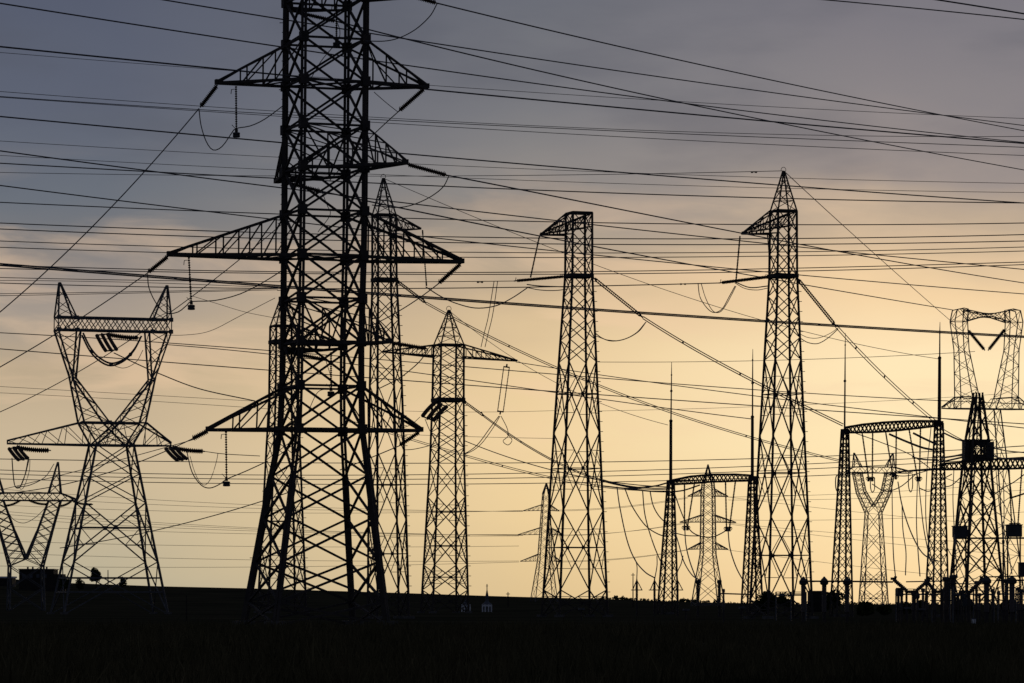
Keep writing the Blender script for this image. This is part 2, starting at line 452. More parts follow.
# ---- single-column angle towers ------------------------------------------
def column_tower(label, D, axis, out, ys, pats, wl, wb, ring, arms, peak=None, top_cap=None, m=STEEL, rungs=True, theta=TH, name='lattice_pylon'):
    k = D / F
    yb = HY + H / D * F
    base = P(interp(axis, yb), yb, D)
    t = thing(name, (base.x, base.y, 0), label, 'pylon', 'lattice pylons')
    def sq(y):
        o = interp(out, y); r = o / math.cos(theta) * k; c = P(interp(axis, y), y, D)
        return [c + Vector((math.cos(a) * r, math.sin(a) * r, 0)) for a in (-theta, math.pi/2 - theta, math.pi - theta, 1.5*math.pi - theta)]
    ys = [yb] + ys
    tower_body(t, [sq(y) for y in ys], pats, wl * k, wb * k, k, m)
    for c in sq(yb): MB().box((c.x, c.y, 0.1), 0.8, 0.8, 0.3, 0.4).build('footing', CONC, t)
    if ring:
        mb = MB(); q = sq(ring)
        for i in range(4): mb.bar(q[i], q[(i+1) % 4], 3.6 * k)
        mb.bar(q[0], q[2], 2.4 * k)
        mb.build('anchor_ring', m, t)
    if top_cap is not None:
        mb = MB(); q = sq(top_cap)
        for i in range(4): mb.bar(q[i], q[(i+1) % 4], 1.6 * k)
        mb.bar(q[0], q[2], 1.2 * k); mb.build('plan_bracing', m, t)
    for (yb_, yt_, tip, dd, cc, n) in arms:
        b, tp = sq(yb_), sq(yt_)
        arm(t, b[cc[0]], b[cc[1]], tp[cc[0]], tp[cc[1]], P(tip[0], tip[1], D + dd * k), n, 1.3 * k, .7 * k, m, .9 * k)
    if peak:
        y0, ap, n = peak; apex = P(ap[0], ap[1], D); q0 = sq(y0); mb = MB()
        T = [apex + Vector((math.cos(a) * .8 * k, math.sin(a) * .8 * k, 0)) for a in (0, 1.57, 3.14, 4.71)]
        S = lerp_secs(q0, T, n)
        for i in range(n):
            for c in range(4):
                d = (c + 1) % 4
                mb.bar(S[i][c], S[i+1][c], wl * .62 * k)
                if i < n - 1: mb.bar(S[i][c] if i % 2 else S[i][d], S[i+1][d] if i % 2 else S[i+1][c], wb * .75 * k); mb.bar(S[i+1][c], S[i+1][d], wb * .75 * k)
        mb.build('peak', m, t)
        # small bow of the earth wire bridge on the tip
        MB().tube([apex + Vector(((math.cos(a) * 2.4 - .2) * k, 0, (math.sin(a) * 2.8 + 1) * k)) for a in [i * math.pi / 8 for i in range(-1, 10)]], .28 * k, 4).build('earth_wire_bow', m, t)
    if rungs:
        mb = MB(); n = int((yb - ring) / 10)
        for i in range(n):
            y = ring + 6 + i * 10; p = sq(y)[0]; mb.bar(sq(y - 5)[0], sq(y + 5)[0], .8 * k); mb.bar(p, p + Vector((3.6 * k, 0, 0)), .6 * k)
        mb.build('ladder', m, t)
    return t, sq
LEFT, RIGHT = (3, 2), (0, 1)
column_tower('flat topped tower in the middle with one short arm to the left', 400.0,
    [(213, 579), (276, 578.7), (400, 577), (590, 575)], [(213, 13.1), (276, 13.5), (400, 20.8), (590, 31.3)],
    [590, 511, 433, 362, 340, 319, 297, 276, 255, 234, 213], 'DDDDXXXXXXX', 1.9, .8, 276,
    [(235, 213, (541, 235), -10, LEFT, 4), (227, 214, (541.5, 234), -10, (0, 1), 6)], top_cap=213)
column_tower('tall right tower with a pointed head and one short arm to the left', 360.0,
    [(205, 783.5), (276, 783.2), (400, 782.3), (600, 781)], [(205, 12.8), (276, 13.5), (400, 19.8), (600, 29.8)],
    [600, 517, 436, 360, 338, 317, 296, 276, 254, 232, 211], 'DDDDXXXXXXX', 1.95, .85, 276,
    [(234, 210, (742.5, 234), -10, LEFT, 4), (225, 212, (743, 233), -10, (0, 1), 6)], peak=(211, (783.7, 171), 4), top_cap=211)
column_tower('slim pointed tower close behind the big near tower, with one short arm to the right', 365.0,
    [(213, 384), (280, 384.5), (400, 386), (590, 388)], [(213, 12), (280, 12.4), (400, 16.8), (590, 20.5)],
    [590, 520, 452, 385, 362, 341, 320, 300, 280, 258, 236, 215], 'DDDXXXXXXXXX', 1.8, .8, 280,
    [(230, 215, (420, 229), 10, RIGHT, 4)], peak=(215, (383.5, 178), 4), top_cap=215)
column_tower('mid size pointed tower with long arms on both sides of its head', 520.0,
    [(345, 448.7), (400, 448), (590, 445)], [(345, 15.3), (400, 15.8), (460, 17.2), (590, 23)],
    [590, 565, 528, 497, 464, 448, 432, 416, 400, 386, 373, 359, 345], 'DDDDXXXXXXXXX'[:13], 1.7, .72, 400,
    [(357, 345, (516, 361), 16, RIGHT, 6), (357, 345, (384, 352), -16, LEFT, 6)], peak=(345, (449, 310), 4), top_cap=345)
column_tower('slim tower almost hidden behind the left leg of the big near tower', 520.0,
    [(330, 284), (400, 283.6), (590, 282)], [(330, 14.3), (400, 15), (590, 24)],
    [590, 545, 500, 460, 440, 420, 400, 385, 370, 355, 342, 326], 'DDDXXXXXXXXX', 1.7, .72, 342,
    [(340, 326, (340, 344), 16, RIGHT, 5)], peak=(326, (284, 290), 4), top_cap=326)

# ---- window and V shaped towers -------------------------------------------
def box_limb(root, fr, name, A, B, hd, n, wc, wb, m, pat='Z'):
    """lattice limb between two side chords A and B: lists of (u, row); hd: half depth in px at each point"""
    S = []
    for i in range(len(A)):
        h = hd[i] if isinstance(hd, (list, tuple)) else hd
        S.append([fr.pt(A[i][0], h, A[i][1]), fr.pt(B[i][0], h, B[i][1]), fr.pt(B[i][0], -h, B[i][1]), fr.pt(A[i][0], -h, A[i][1])])
    secs = []
    for i in range(len(S) - 1):
        nn = n[i] if isinstance(n, (list, tuple)) else n
        secs += lerp_secs(S[i], S[i+1], nn)[(0 if i == 0 else 1):]
    mb = quad_truss(MB(), secs, wc * fr.k, wb * fr.k, pat)
    return mb.build(name, m, root)
def plate(root, fr, pts, s, m):
    for u, d, y in pts: MB().box(fr.pt(u, d, y), s * fr.k, s * fr.k, s * 1.1 * fr.k, .35).build('gusset_plate', m, root)

def window_tower():
    D = 480.0; fr = Frame(111.5, D, math.radians(20), lean=-.013, y0=445); k = fr.k
    t = thing('window_pylon', (fr.axis(600).x, D, 0), 'window shaped pylon with two horns on the left, in front of the dark building', 'pylon', 'lattice pylons')
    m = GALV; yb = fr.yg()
    # body below the waist
    def sq(y):
        w = interp([(445, 18), (585, 44.5), (620, 51)], y); h = interp([(445, 15), (585, 26), (620, 29)], y)
        return [fr.pt(w, h, y), fr.pt(w, -h, y), fr.pt(-w, -h, y), fr.pt(-w, h, y)]
    ys = [yb, 562, 503, 474, 445]
    tower_body(t, [sq(y) for y in ys], 'XDXX', 1.9 * k, 1.0 * k, k, m)
    for y in (578, 592):
        mb = MB(); q = sq(y)
        for i in range(4): mb.bar(q[i], q[(i+1) % 4], 1.6 * k)
        mb.bar((q[0] + q[3]) / 2, (q[1] + q[2]) / 2, 1 * k)
        mb.build('plan_bracing', m, t)
    for c in sq(yb): MB().box((c.x, c.y, 0.1), 0.8, 0.8, 0.3, 0.3).build('footing', CONC, t)
    hd = 15
    # lower crossarm: bottom chord at row 445, top chord at 423, tapering to both tips
    for s, tipu in ((-1, -99.5), (1, 57.5)):
        A = [(0, 445.5), (s * 20, 445.5), (tipu, 445)]; B = [(0, 423), (s * 30, 423), (tipu, 442)]
        box_limb(t, fr, 'crossarm', A, B, [hd, hd, 1.6], [2, 7 if s < 0 else 5], 1.6, .6, m)
    # limbs: two crossing pairs of chords up to the elbow, then a slim triangle to the top beam
    for s in (-1, 1):
        lo_out = [(s * 17, 445), (s * 29.5, 423), (s * 40, 377)]
        lo_in = [(-s * 17, 445), (s * 5, 423), (s * 36.5, 379)]
        box_limb(t, fr, 'limb', lo_out, lo_in, [15, 13, 7], [2, 5], 1.6, .7, m)
        box_limb(t, fr, 'limb', [(s * 40, 377), (s * 54.5, 331)], [(s * 36.5, 379), (s * 33, 331)], [7, 9], 4, 1.5, .65, m)
        box_limb(t, fr, 'horn', [(s * 54.5, 318.5), (s * 52.3, 284)], [(s * 37, 318.5), (s * 51.3, 284)], [9, 1], 4, 1.3, .6, m)
        plate(t, fr, [(s * 54, 9, 319), (s * 54, 9, 331), (s * 36, 9, 331), (s * 37, 9, 319), (s * 5, 13, 423), (s * 17, 15, 445.5)], 3.6, m)
    S0 = [[fr.pt(u, 9, 331), fr.pt(u, 9, 318.5), fr.pt(u, -9, 318.5), fr.pt(u, -9, 331)] for u in [(-54.5 + i * 109 / 13) for i in range(14)]]
    quad_truss(MB(), S0, 1.8 * k, .75 * k, 'X').build('top_beam', m, t)
    return fr
FW = window_tower()

def vee_tower(label, D, cx, phi, half, ybeam, beam_h, peak_y, peak_u, yjoin, jw, base_half, armL, armR, m, hd=9, w=1.5, body='XXXXX', lw=9, bow=0.0):
    fr = Frame(cx, D, math.radians(phi), y0=ybeam); k = fr.k
    t = thing('vee_pylon', (fr.axis(600).x, D, 0), label, 'pylon', 'lattice pylons')
    yb = fr.yg(); hdj = jw * .9
    for s in (-1, 1):
        ym = ybeam + beam_h + (yjoin - ybeam - beam_h) * .5
        A = [(s * half, ybeam + beam_h), (s * ((half + jw) * .5 + bow), ym), (s * jw, yjoin)]
        B = [(s * (half - lw), ybeam + beam_h), (s * ((half - lw) * .5 + bow), ym - 2), (0, yjoin - 7)]
        box_limb(t, fr, 'limb', A, B, [hd * .6, hd * .7, hdj], 4, w, w * .5, m, 'X')
        box_limb(t, fr, 'horn', [(s * half, ybeam), (s * peak_u, peak_y)], [(s * (half - lw), ybeam), (s * (peak_u - .6), peak_y)], [hd * .6, .6], 3, w * .9, w * .5, m)
    us = [(-half - armL) + (2 * half + armL + armR) * i / 12 for i in range(13)]
    S = [[fr.pt(u, hd * .5, ybeam + beam_h), fr.pt(u, hd * .5, ybeam), fr.pt(u, -hd * .5, ybeam), fr.pt(u, -hd * .5, ybeam + beam_h)] for u in us]
    for i, u in enumerate(us):
        over = (-half - u) / armL if u < -half and armL else ((u - half) / armR if u > half and armR else 0)
        if over > 0:
            for c in (1, 2): S[i][c] = S[i][c].lerp(S[i][(0, 0, 3)[c]], .75 * over)
    quad_truss(MB(), S, w * k, w * .55 * k, 'Z').build('top_beam', m, t)
    def sq(y):
        g = interp([(yjoin, jw), (yb, base_half)], y); h = g * .9
        return [fr.pt(g, h, y), fr.pt(g, -h, y), fr.pt(-g, -h, y), fr.pt(-g, h, y)]
    n = len(body); ys = [yb + (yjoin - yb) * i / n for i in range(n + 1)]
    tower_body(t, [sq(y) for y in ys], body, w * 1.1 * k, w * .55 * k, k, m)
    return fr
vee_tower('V shaped pylon at the far left edge, smaller and lower than the horned window pylon', 640.0, 26, 12, 34, 493, 7.5, 462, 31.5, 566, 16, 17, 4, 14, GALV, 9, 1.4, 'XX', 12)
vee_tower('distant V shaped pylon seen under the arched beam of the right hand gantry', 820.0, 873.5, 10, 20.5, 467, 6, 453, 20, 513, 7, 12.4, 7, 18, FARS, 7, .85, 'DDXXX', 8, 2.6)

def hourglass_tower():
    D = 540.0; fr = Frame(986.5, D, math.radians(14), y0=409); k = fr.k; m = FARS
    t = thing('window_pylon', (fr.axis(600).x, D, 0), 'window shaped pylon at the far right with a bow tie top beam and V insulators', 'pylon', 'lattice pylons')
    yb = fr.yg()
    for s in (-1, 1):
        box_limb(t, fr, 'limb', [(s * 35, 322), (s * 31, 350), (s * 29.5, 397), (s * 30, 409)], [(s * 22, 322), (s * 20.5, 350), (s * 11, 397), (s * 6, 409)], [7, 7, 9, 10], [3, 6, 1], .9, .42, m)
        box_limb(t, fr, 'limb_head', [(s * 35, 322), (s * 32.5, 310.5), (s * 25, 308.8)], [(s * 22, 322), (s * 21, 313), (s * 21, 309.5)], [7, 7, 6], 1, .95, .5, m)
        box_limb(t, fr, 'crossarm', [(0, 409), (s * 30, 409), (s * 45.5, 409)], [(s * 8, 398.5), (s * 29.5, 397), (s * 45.5, 407.5)], [10, 9, 1.5], [2, 5], .9, .42, m)
    us = [(-22, 310.5, 322), (-14, 312, 319.5), (-6, 313.6, 317.2), (0, 314, 316.8), (6, 313.6, 317.2), (14, 312, 319.5), (22, 310.5, 322)]
    S = [[fr.pt(u, 6, b), fr.pt(u, 6, a), fr.pt(u, -6, a), fr.pt(u, -6, b)] for u, a, b in us]
    quad_truss(MB(), S, 1.05 * k, .5 * k, 'X').build('top_beam', m, t)
    def sq(y):
        g = interp([(409, 11), (605, 31)], y); h = g * .8
        return [fr.pt(g, h, y), fr.pt(g, -h, y), fr.pt(-g, -h, y), fr.pt(-g, h, y)]
    ys = [yb + (409 - yb) * i / 7 for i in range(8)]
    tower_body(t, [sq(y) for y in ys], 'XXXXXXX', 1.15 * k, .55 * k, k, m)
    return fr
FH = hourglass_tower()

# ---- far suspension towers ------------------------------------------------
def far_tower(label, D, cx, phi, prof, pk, arms, lean=0.0, wl=1.0):
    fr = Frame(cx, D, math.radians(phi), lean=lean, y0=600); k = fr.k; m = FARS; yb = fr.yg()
    t = thing('suspension_pylon', (fr.axis(600).x, D, 0), label, 'pylon', 'lattice pylons')
    def sq(y):
        g = interp(prof, y)
        return [fr.pt(g, g * .9, y), fr.pt(g, -g * .9, y), fr.pt(-g, -g * .9, y), fr.pt(-g, g * .9, y)]
    top = prof[0][0]; ys = [yb]; y = 602
    while y > top + 5:
        ys.append(y); y -= max(5.5, interp(prof, y) * 1.5)
    ys.append(top)
    tower_body(t, [sq(y) for y in ys], 'X' * (len(ys) - 1), wl * k, wl * .43 * k, k, m)
    ap = fr.pt(0, 0, pk); mb = MB()
    for c in sq(top): mb.bar(c, ap, 1.1 * k)
    q = [c.lerp(ap, .5) for c in sq(top)]
    for i in range(4): mb.bar(q[i], q[(i + 1) % 4], .8 * k)
    mb.build('peak', m, t)
    for y, ul, ur, up in arms:
        for u in (ul, ur):
            s = 1 if u > 0 else -1; g = interp(prof, y); h = g * .9; g2 = interp(prof, y - up)
            arm(t, fr.pt(s * g, h, y), fr.pt(s * g, -h, y), fr.pt(s * g2, h, y - up), fr.pt(s * g2, -h, y - up), fr.pt(u, 0, y + .5), 4, wl * .85 * k, wl * .36 * k, m, .4 * k)
    return fr
FT1 = far_tower('distant three armed pylon framed by the left hand gantry', 1000.0, 708, 14, [(472.5, 1.8), (480, 4.6), (492, 5.6), (554, 6.4), (605, 13.5)], 464.5,
    [(496, -20, 20, 7), (522, -28, 28, 7), (549, -20, 20, 6.5)])
FT2 = far_tower('distant three armed pylon leaning out from behind the left leg of the flat topped tower', 1150.0, 544, 14, [(494, 3), (560, 6), (600, 11)], 483,
    [(510.5, -22, 13, 6), (534.5, -27, 18, 7), (561, -24, 16, 7)], lean=-.02, wl=.72)

# ================================================================== SUBSTATION
def gantry(label, D, cols, beam, masts):
    """cols: list of (axis table, half-width table, top row); beam: list of (px, top row, bottom row); masts: stepped poles"""
    k = D / F; yb = HY + H / D * F
    x0 = interp(cols[0][0], yb)
    t = thing('substation_gantry', (P(x0, 600, D).x, D, 0), label, 'gantry', 'substation gantries')
    for ax, hw, top, dd in cols:
        def sq(y):
            r = interp(hw, y) / math.cos(TH) * k; c = P(interp(ax, y), y, D + dd)
            return [c + Vector((math.cos(a) * r, math.sin(a) * r, 0)) for a in (-TH, math.pi/2 - TH, math.pi - TH, 1.5*math.pi - TH)]
        ys = [yb]; y = 600
        while y > top + 6:
            ys.append(y); y -= max(6, interp(hw, y) * 1.55)
        ys.append(top); mb = MB(); S = [sq(y) for y in ys]
        col = quad_truss(MB(), S, 1.6 * k, .6 * k, 'X').build('column', STEEL, t)
        MB().box(P(interp(ax, top), top, D + dd), 7.5 * k, 5 * k, 4 * k, .3).build('cap', STEEL, col)
        MB().box((P(interp(ax, yb), yb, D).x, D + dd, .1), 1.3, 1.3, .35, .3).build('footing', CONC, col)
    n = len(beam); d0, d1 = cols[0][3], (cols[1][3] if len(cols) > 1 else cols[0][3])
    S = []
    for i, (px, a, b) in enumerate(beam):
        dd = d0 + (d1 - d0) * i / (n - 1)
        S.append([P(px, b, D + dd) + Vector((0, -3 * k, 0)), P(px, a, D + dd) + Vector((0, -3 * k, 0)), P(px, a, D + dd) + Vector((0, 3 * k, 0)), P(px, b, D + dd) + Vector((0, 3 * k, 0))])
    quad_truss(MB(), S, 1.9 * k, .85 * k, 'X').build('beam', STEEL, t)
    for pts, dd, balls in masts:
        mb = MB()
        P3 = [P(x, y, D + dd) for x, y, w in pts]
        o = MB().tube(P3, [w * k / 2 for x, y, w in pts], 8).build('lightning_mast', STEEL, t)
        for x, y, r in balls:
            c = P(x, y, D + dd)
            MB().lathe(c + Vector((0, 0, -r * k)), c + Vector((0, 0, r * k)), [(0, .3 * r * k), (.25, .85 * r * k), (.5, r * k), (.75, .85 * r * k), (1, .3 * r * k)], 8).build('mast_joint', STEEL, o)
    return t
def arch(x0, x1, n, top, bot):
    return [(x0 + (x1 - x0) * i / n, interp(top, x0 + (x1 - x0) * i / n), interp(bot, x0 + (x1 - x0) * i / n)) for i in range(n + 1)]
gantry('lattice gantry with an arched beam and two lightning masts, left of the tall right tower', 470.0,
    [([(482, 670.8), (600, 668)], [(482, 3.2), (600, 9.5)], 482, 0), ([(478, 752.5), (600, 752)], [(478, 3.4), (600, 10)], 478, -3)],
    arch(671, 752, 20, [(671, 480.5), (690, 476.5), (711, 474.6), (735, 474.4), (752, 475.5)], [(671, 484.5), (690, 483.5), (711, 481.8), (735, 481), (752, 480.5)]),
    [([(670.7, 484, 3.4), (670.9, 421, 3.0), (671, 420, 1.5), (671.3, 391, 1.3), (671.5, 376, 1.0), (671.6, 362, .5)], 0, [(671.3, 391, 1.4), (671.5, 375, .9), (670.9, 421, 1.9)]),
     ([(752.3, 480, 3.4), (752.4, 418, 3.0), (752.5, 416, 1.6), (752.6, 383, 1.4), (752.7, 361, 1.0), (752.8, 349, .5)], -3, [(752.6, 383, 1.5), (752.6, 360, .9), (752.4, 417, 1.9)])])
gantry('nearer lattice gantry with an arched beam, right of the tall right tower', 400.0,
    [([(430, 845), (605, 841.5)], [(430, 3.4), (605, 10.5)], 431, 0), ([(422, 939), (605, 937)], [(422, 3.8), (605, 11)], 423, -4)],
    arch(845, 939, 24, [(845, 427.5), (862, 424.6), (885, 422.3), (910, 421), (939, 421)], [(845, 432.5), (870, 432.3), (890, 431.2), (915, 428.5), (939, 425.5)]),
    [([(844.6, 430, 1.9), (844.8, 405, 1.7), (845, 380, 1.5), (845.2, 345, .9), (845.4, 333, .5)], 0, [(844.9, 381, 1.5), (845.2, 345, .9)]),
     ([(939.3, 424, 3.8), (939.6, 358, 3.0), (939.7, 356, 1.5), (939.8, 333, 1.2), (940, 322, .5)], -4, [(939.6, 358, 1.9), (939.8, 333, 1.0)])])
gantry('low lattice beam running out at the right edge, just below the dark equipment cabin', 380.0,
    [([(462, 1062), (605, 1062)], [(462, 3.4), (605, 10)], 462, -6)],
    arch(940, 1062, 26, [(940, 464), (965, 462), (1000, 458.8), (1062, 458)], [(940, 469.5), (1000, 469), (1062, 467)]), [])

def cabin_tower():
    D = 330.0; k = D / F; yb = HY + H / D * F
    t = thing('lattice_pylon', (P(976, 600, D).x, D, 0), 'near black lattice tower on the right carrying a dark equipment cabin halfway up', 'pylon', 'lattice pylons')
    def sq(y):
        o = interp([(395, 4.2), (440, 11), (469, 13.8), (572, 23.5), (625, 28.5)], y); r = o / math.cos(TH) * k; c = P(interp([(395, 978), (469, 976.5), (625, 976)], y), y, D)
        return [c + Vector((math.cos(a) * r, math.sin(a) * r, 0)) for a in (-TH, math.pi/2 - TH, math.pi - TH, 1.5*math.pi - TH)]
    ys = [yb, 574, 538, 500, 462, 438, 416, 396]
    tower_body(t, [sq(y) for y in ys], 'XXXXXZZ', 2.2 * k, 1.15 * k, k, STEEL, gusset=0)
    mb = MB(); q = sq(396)
    for i in range(4): mb.bar(q[i], q[i] + Vector((0, 0, 3.5 * k)), 1.6 * k)
    mb.build('head', STEEL, t)
    c = MB()
    c.box(P(968, 450, D), 9 * k, 15 * k, 19 * k, .12); c.box(P(988.5, 450.5, D), 8 * k, 15 * k, 17 * k, .12)
    c.box(P(978, 443, D), 16 * k, 14 * k, 4.4 * k, .12); c.box(P(978, 457.3, D), 16 * k, 14 * k, 4.6 * k, .12)
    cab = c.build('cabin', CABIN, t)
    mb = MB()
    mb.box(P(977.5, 440.2, D), 28 * k, 17 * k, 1.2 * k, .12); mb.box(P(977.5, 460.3, D), 29 * k, 17 * k, 1.4 * k, .12)
    for i in range(9): mb.bar(P(965 + i * 3.2, 459.8, D - 8 * k), P(966 + i * 3.0, 440.5, D - 8 * k), .8 * k)
    for i in range(4): mb.bar(P(965, 444 + i * 4, D - 8 * k), P(991, 445.5 + i * 4, D - 8 * k), .7 * k)
    mb.build('railing', STEEL, cab)
    return sq
cabin_tower()

def arrester(label, px, ytop, D, w=3.2, kind='cone', group='post insulators of the substation', ysplit=None):
    k = D / F; yb = HY + H / D * F; ysplit = ysplit or (ytop + (yb - ytop) * .6)
    t = thing('post_insulator', (P(px, yb, D).x, D, 0), label, 'insulator', group)
    MB().box(P(px, (ysplit + yb) / 2, D), w * .55 * k, w * .55 * k, (yb - ysplit) * k, .2).build('pedestal', STEEL, t)
    MB().sheds(P(px, ysplit, D), P(px, ytop + 2, D), w * .5 * k, w * (.44 if kind == 'dome' else .36) * k, max(6, int((ysplit - ytop) / 1.4))).build('shed_column', PORC, t)
    top = P(px, ytop, D)
    if kind == 'cone':
        mb = MB()
        for a in range(3):
            d = Vector((math.cos(a * 2.09 + .3), math.sin(a * 2.09 + .3), 0))
            mb.bar(top, top + d * w * 1.9 * k - Vector((0, 0, 10 * k)), .7 * k)
        pts = [top + Vector((math.cos(a * .524) * w * 1.9 * k, math.sin(a * .524) * w * 1.9 * k, -10 * k)) for a in range(13)]
        mb.tube(pts, .45 * k, 4); mb.build('grading_ring', STEEL, t)
        MB().lathe(top - Vector((0, 0, 2.2 * k)), top + Vector((0, 0, 2.5 * k)), [(0, .9 * k), (.5, .7 * k), (1, .35 * k)], 6).build('terminal', STEEL, t)
    elif kind == 'dome':
        MB().lathe(top - Vector((0, 0, 4 * k)), top + Vector((0, 0, 4.5 * k)), [(0, w * .55 * k), (.12, w * .8 * k), (.4, w * .85 * k), (.65, w * .62 * k), (.85, w * .3 * k), (1, w * .12 * k)], 12).build('head', CABIN, t)
    else:
        MB().lathe(top - Vector((0, 0, 2.5 * k)), top + Vector((0, 0, 1.2 * k)), [(0, w * .45 * k), (.2, w * .62 * k), (.8, w * .62 * k), (1, w * .4 * k)], 10).build('cap', CABIN, t)
    return t
G2 = 'grey post insulators under the left hand gantry'
arrester('slim post insulator with a tent shaped ring, left of its twin near the middle', 636.8, 580, 420, 2.9, 'cone', G2, 600)
arrester('slim post insulator with a tent shaped ring, just left of the left gantry column', 654.5, 580, 420, 2.9, 'cone', G2, 600)
arrester('slim post insulator with a tent shaped ring, just right of the left gantry column', 677.5, 580, 420, 2.9, 'cone', G2, 600)
arrester('thick dark post insulator at the left foot of the distant three armed pylon', 697.8, 581, 400, 4.0, 'cap', G2, 606)
arrester('thick dark post insulator at the right foot of the distant three armed pylon', 719.3, 581, 400, 4.0, 'cap', G2, 606)
G3 = 'domed transformers under the tubular busbar'
arrester('domed post at the left end of the long tubular busbar', 803.3, 581, 300, 5.2, 'dome', G3, 612)
arrester('domed post in front of the low shed, second along the tubular busbar', 824.2, 581, 300, 5.2, 'dome', G3, 612)
arrester('domed post in front of the left column of the nearer gantry', 847, 581, 300, 5.2, 'dome', G3, 612)
arrester('domed post near the right edge with a bulbous dark head', 1012, 580, 290, 6.0, 'dome', G3, 612)
arrester('thick domed post below the dark cabin tower, right leg', 986.5, 580, 295, 6.0, 'dome', G3, 612)
G4 = 'small post insulators of the switchgear'
for px, yt, w, lab in ((723.5, 590, 2.6, 'short post carrying the end of the thin crossbar beside the right gantry leg'), (901.5, 594, 3.0, 'short post under the left arm of the disconnector'), (913, 593, 3.4, 'stubby post below the middle of the V shaped disconnector'),
                       (927, 592, 3.0, 'short post under the right arm of the disconnector'), (946, 578, 6.0, 'broad dark post close to the left leg of the cabin tower'), (958, 594, 3.4, 'short post inside the legs of the cabin tower, left one'),
                       (968, 594, 3.4, 'short post inside the legs of the cabin tower, right one'), (976.5, 582, 3.6, 'post insulator at the centre of the cabin tower feet'), (1003.3, 541, 2.4, 'tall thin post right of the cabin tower'), (1021.5, 590, 4, 'dark post at the right edge of the photo'), (953.5, 576, 7.0, 'broadest dark post, hard against the left leg of the cabin tower'), (935, 590, 3.2, 'short post just left of the right gantry column foot'), (992.5, 590, 3.2, 'short post right of the thick domed post under the cabin tower'), (1006, 580, 3.6, 'short post between the thin tall post and the last domed post')):
    arrester(lab, px, yt, 300, w, 'cap', G4, 610)

rp = random.Random(21)
for px in (898.5, 917.5, 923, 943, 963, 979.5, 998.5, 1018):
    arrester('short dark post in the crowded row of switchgear along the horizon at the right', px, rp.uniform(588, 596), 318 + rp.uniform(-6, 10), rp.uniform(2.2, 3.6), rp.choice(['cap', 'cap', 'dome']), 'row of short dark posts at the right', 610)
def busbar(name, label, pts, D, w, m=STEEL, cat='busbar'):
    k = D / F
    o = MB().tube([P(x, y, D) for x, y in pts], w * k / 2, 8).build(name, m, None, P(pts[0][0], pts[0][1], D))
    return tag(o, label, cat)
busbar('busbar', 'long thin tubular busbar resting on the domed posts', [(800, 581.2), (850, 581.4), (893, 582)], 299, 1.7)
busbar('busbar', 'thin tubular bar between the right gantry leg and the tall right tower', [(721, 593.5), (752, 594.5)], 400, 1.4)
busbar('busbar', 'thin tubular bar low on the far right reaching the photo edge', [(996, 580.5), (1040, 580)], 288, 1.6)
busbar('busbar', 'short tubular bar between the disconnector arms and the cabin tower', [(906, 581.8), (945, 581)], 303, 1.2)
busbar('busbar', 'long rail behind the cabin tower legs, at the height of the two hanging boxes', [(953, 538.3), (1040, 538)], 329, 1.8)

busbar('busbar', 'thin tubular bar level with the bulbous head of the last domed post', [(986, 577), (1012, 576.2), (1040, 576)], 293, 1.3)
busbar('busbar', 'thin tubular bar from the broad dark post to the thick domed post', [(946, 583.5), (986, 584)], 299, 1.1)
busbar('busbar', 'lowest tubular bar in the crowded switchgear at the right', [(930, 600.5), (1036, 600)], 302, 1.1)
def disconnector(label, cx, D, half, y0, y1, s=1.0, single=0):
    k = D / F; yb = HY + H / D * F
    t = thing('disconnector', (P(cx, yb, D).x, D, 0), label, 'switch', 'V shaped disconnectors')
    for q in ((-1, 1) if not single else (single,)):
        a, b = (cx + q * half, y0), (cx + q * 4.5, y1)
        MB().sheds(P(*b, D), P(*a, D), 2.3 * s * k, 1.6 * s * k, 9).build('insulator_arm', PORC, t)
        MB().box(P(a[0], a[1] - .8, D), 5.4 * s * k, 3 * k, 2.6 * k, .1).box(P(a[0] - q * 2, a[1] - 2.4, D), 2 * k, 2 * k, 2 * k, .5).build('contact_head', STEEL, t)
    MB().box(P(cx, y1 + .8, D), 12 * k, 4 * k, 3 * k, .1).build('base_frame', STEEL, t)
    MB().bar(P(cx - 5, y1, D), P(cx - 5, yb, D), 1.8 * k).build('pole', STEEL, t); MB().bar(P(cx + 3, y1, D), P(cx + 3, yb, D), 2.6 * k).build('pole', STEEL, t)
disconnector('V shaped disconnector with two slanting insulator arms at the end of the busbar', 911.5, 300, 18, 579.5, 591)
disconnector('single slanting disconnector arm rising to the thick domed post under the cabin tower', 966, 296, 17, 579.5, 591, 1.1, 1)
disconnector('dark V shaped disconnector half hidden behind the right column of the nearer gantry', 939, 305, 12, 581, 591, .9)
def frame_rack(label, x0, x1, y0, y1, D):
    k = D / F; yb = HY + H / D * F
    t = thing('support_frame', (P((x0 + x1) / 2, yb, D).x, D, 0), label, 'rack', 'low steel racks of the switchgear')
    n = max(2, int((x1 - x0) / 14)); dz = Vector((0, 5 * k, 0))
    for y, w in ((y1, 1.5), (y0, .7), ((y0 + y1) / 2, .6)):
        MB().bar(P(x0, y, D), P(x1, y, D), w * k).bar(P(x0, y, D) + dz, P(x1, y, D) + dz, w * k).build('rail', GALV, t)
    for i in range(n + 1):
        x = x0 + (x1 - x0) * i / n
        MB().bar(P(x, y0, D), P(x, yb, D), 1.3 * k).bar(P(x, y1, D), P(x, y1, D) + dz, .9 * k).build('stanchion', GALV, t)
    return t
frame_rack('low pale rail on stanchions from the disconnector to the cabin tower', 896, 950, 589, 594.3, 305)
frame_rack('low pale rail on stanchions between the legs of the cabin tower', 953, 994, 587, 594.3, 296)
frame_rack('low pale rail on stanchions at the right edge of the photo', 998, 1034, 588, 594, 292)
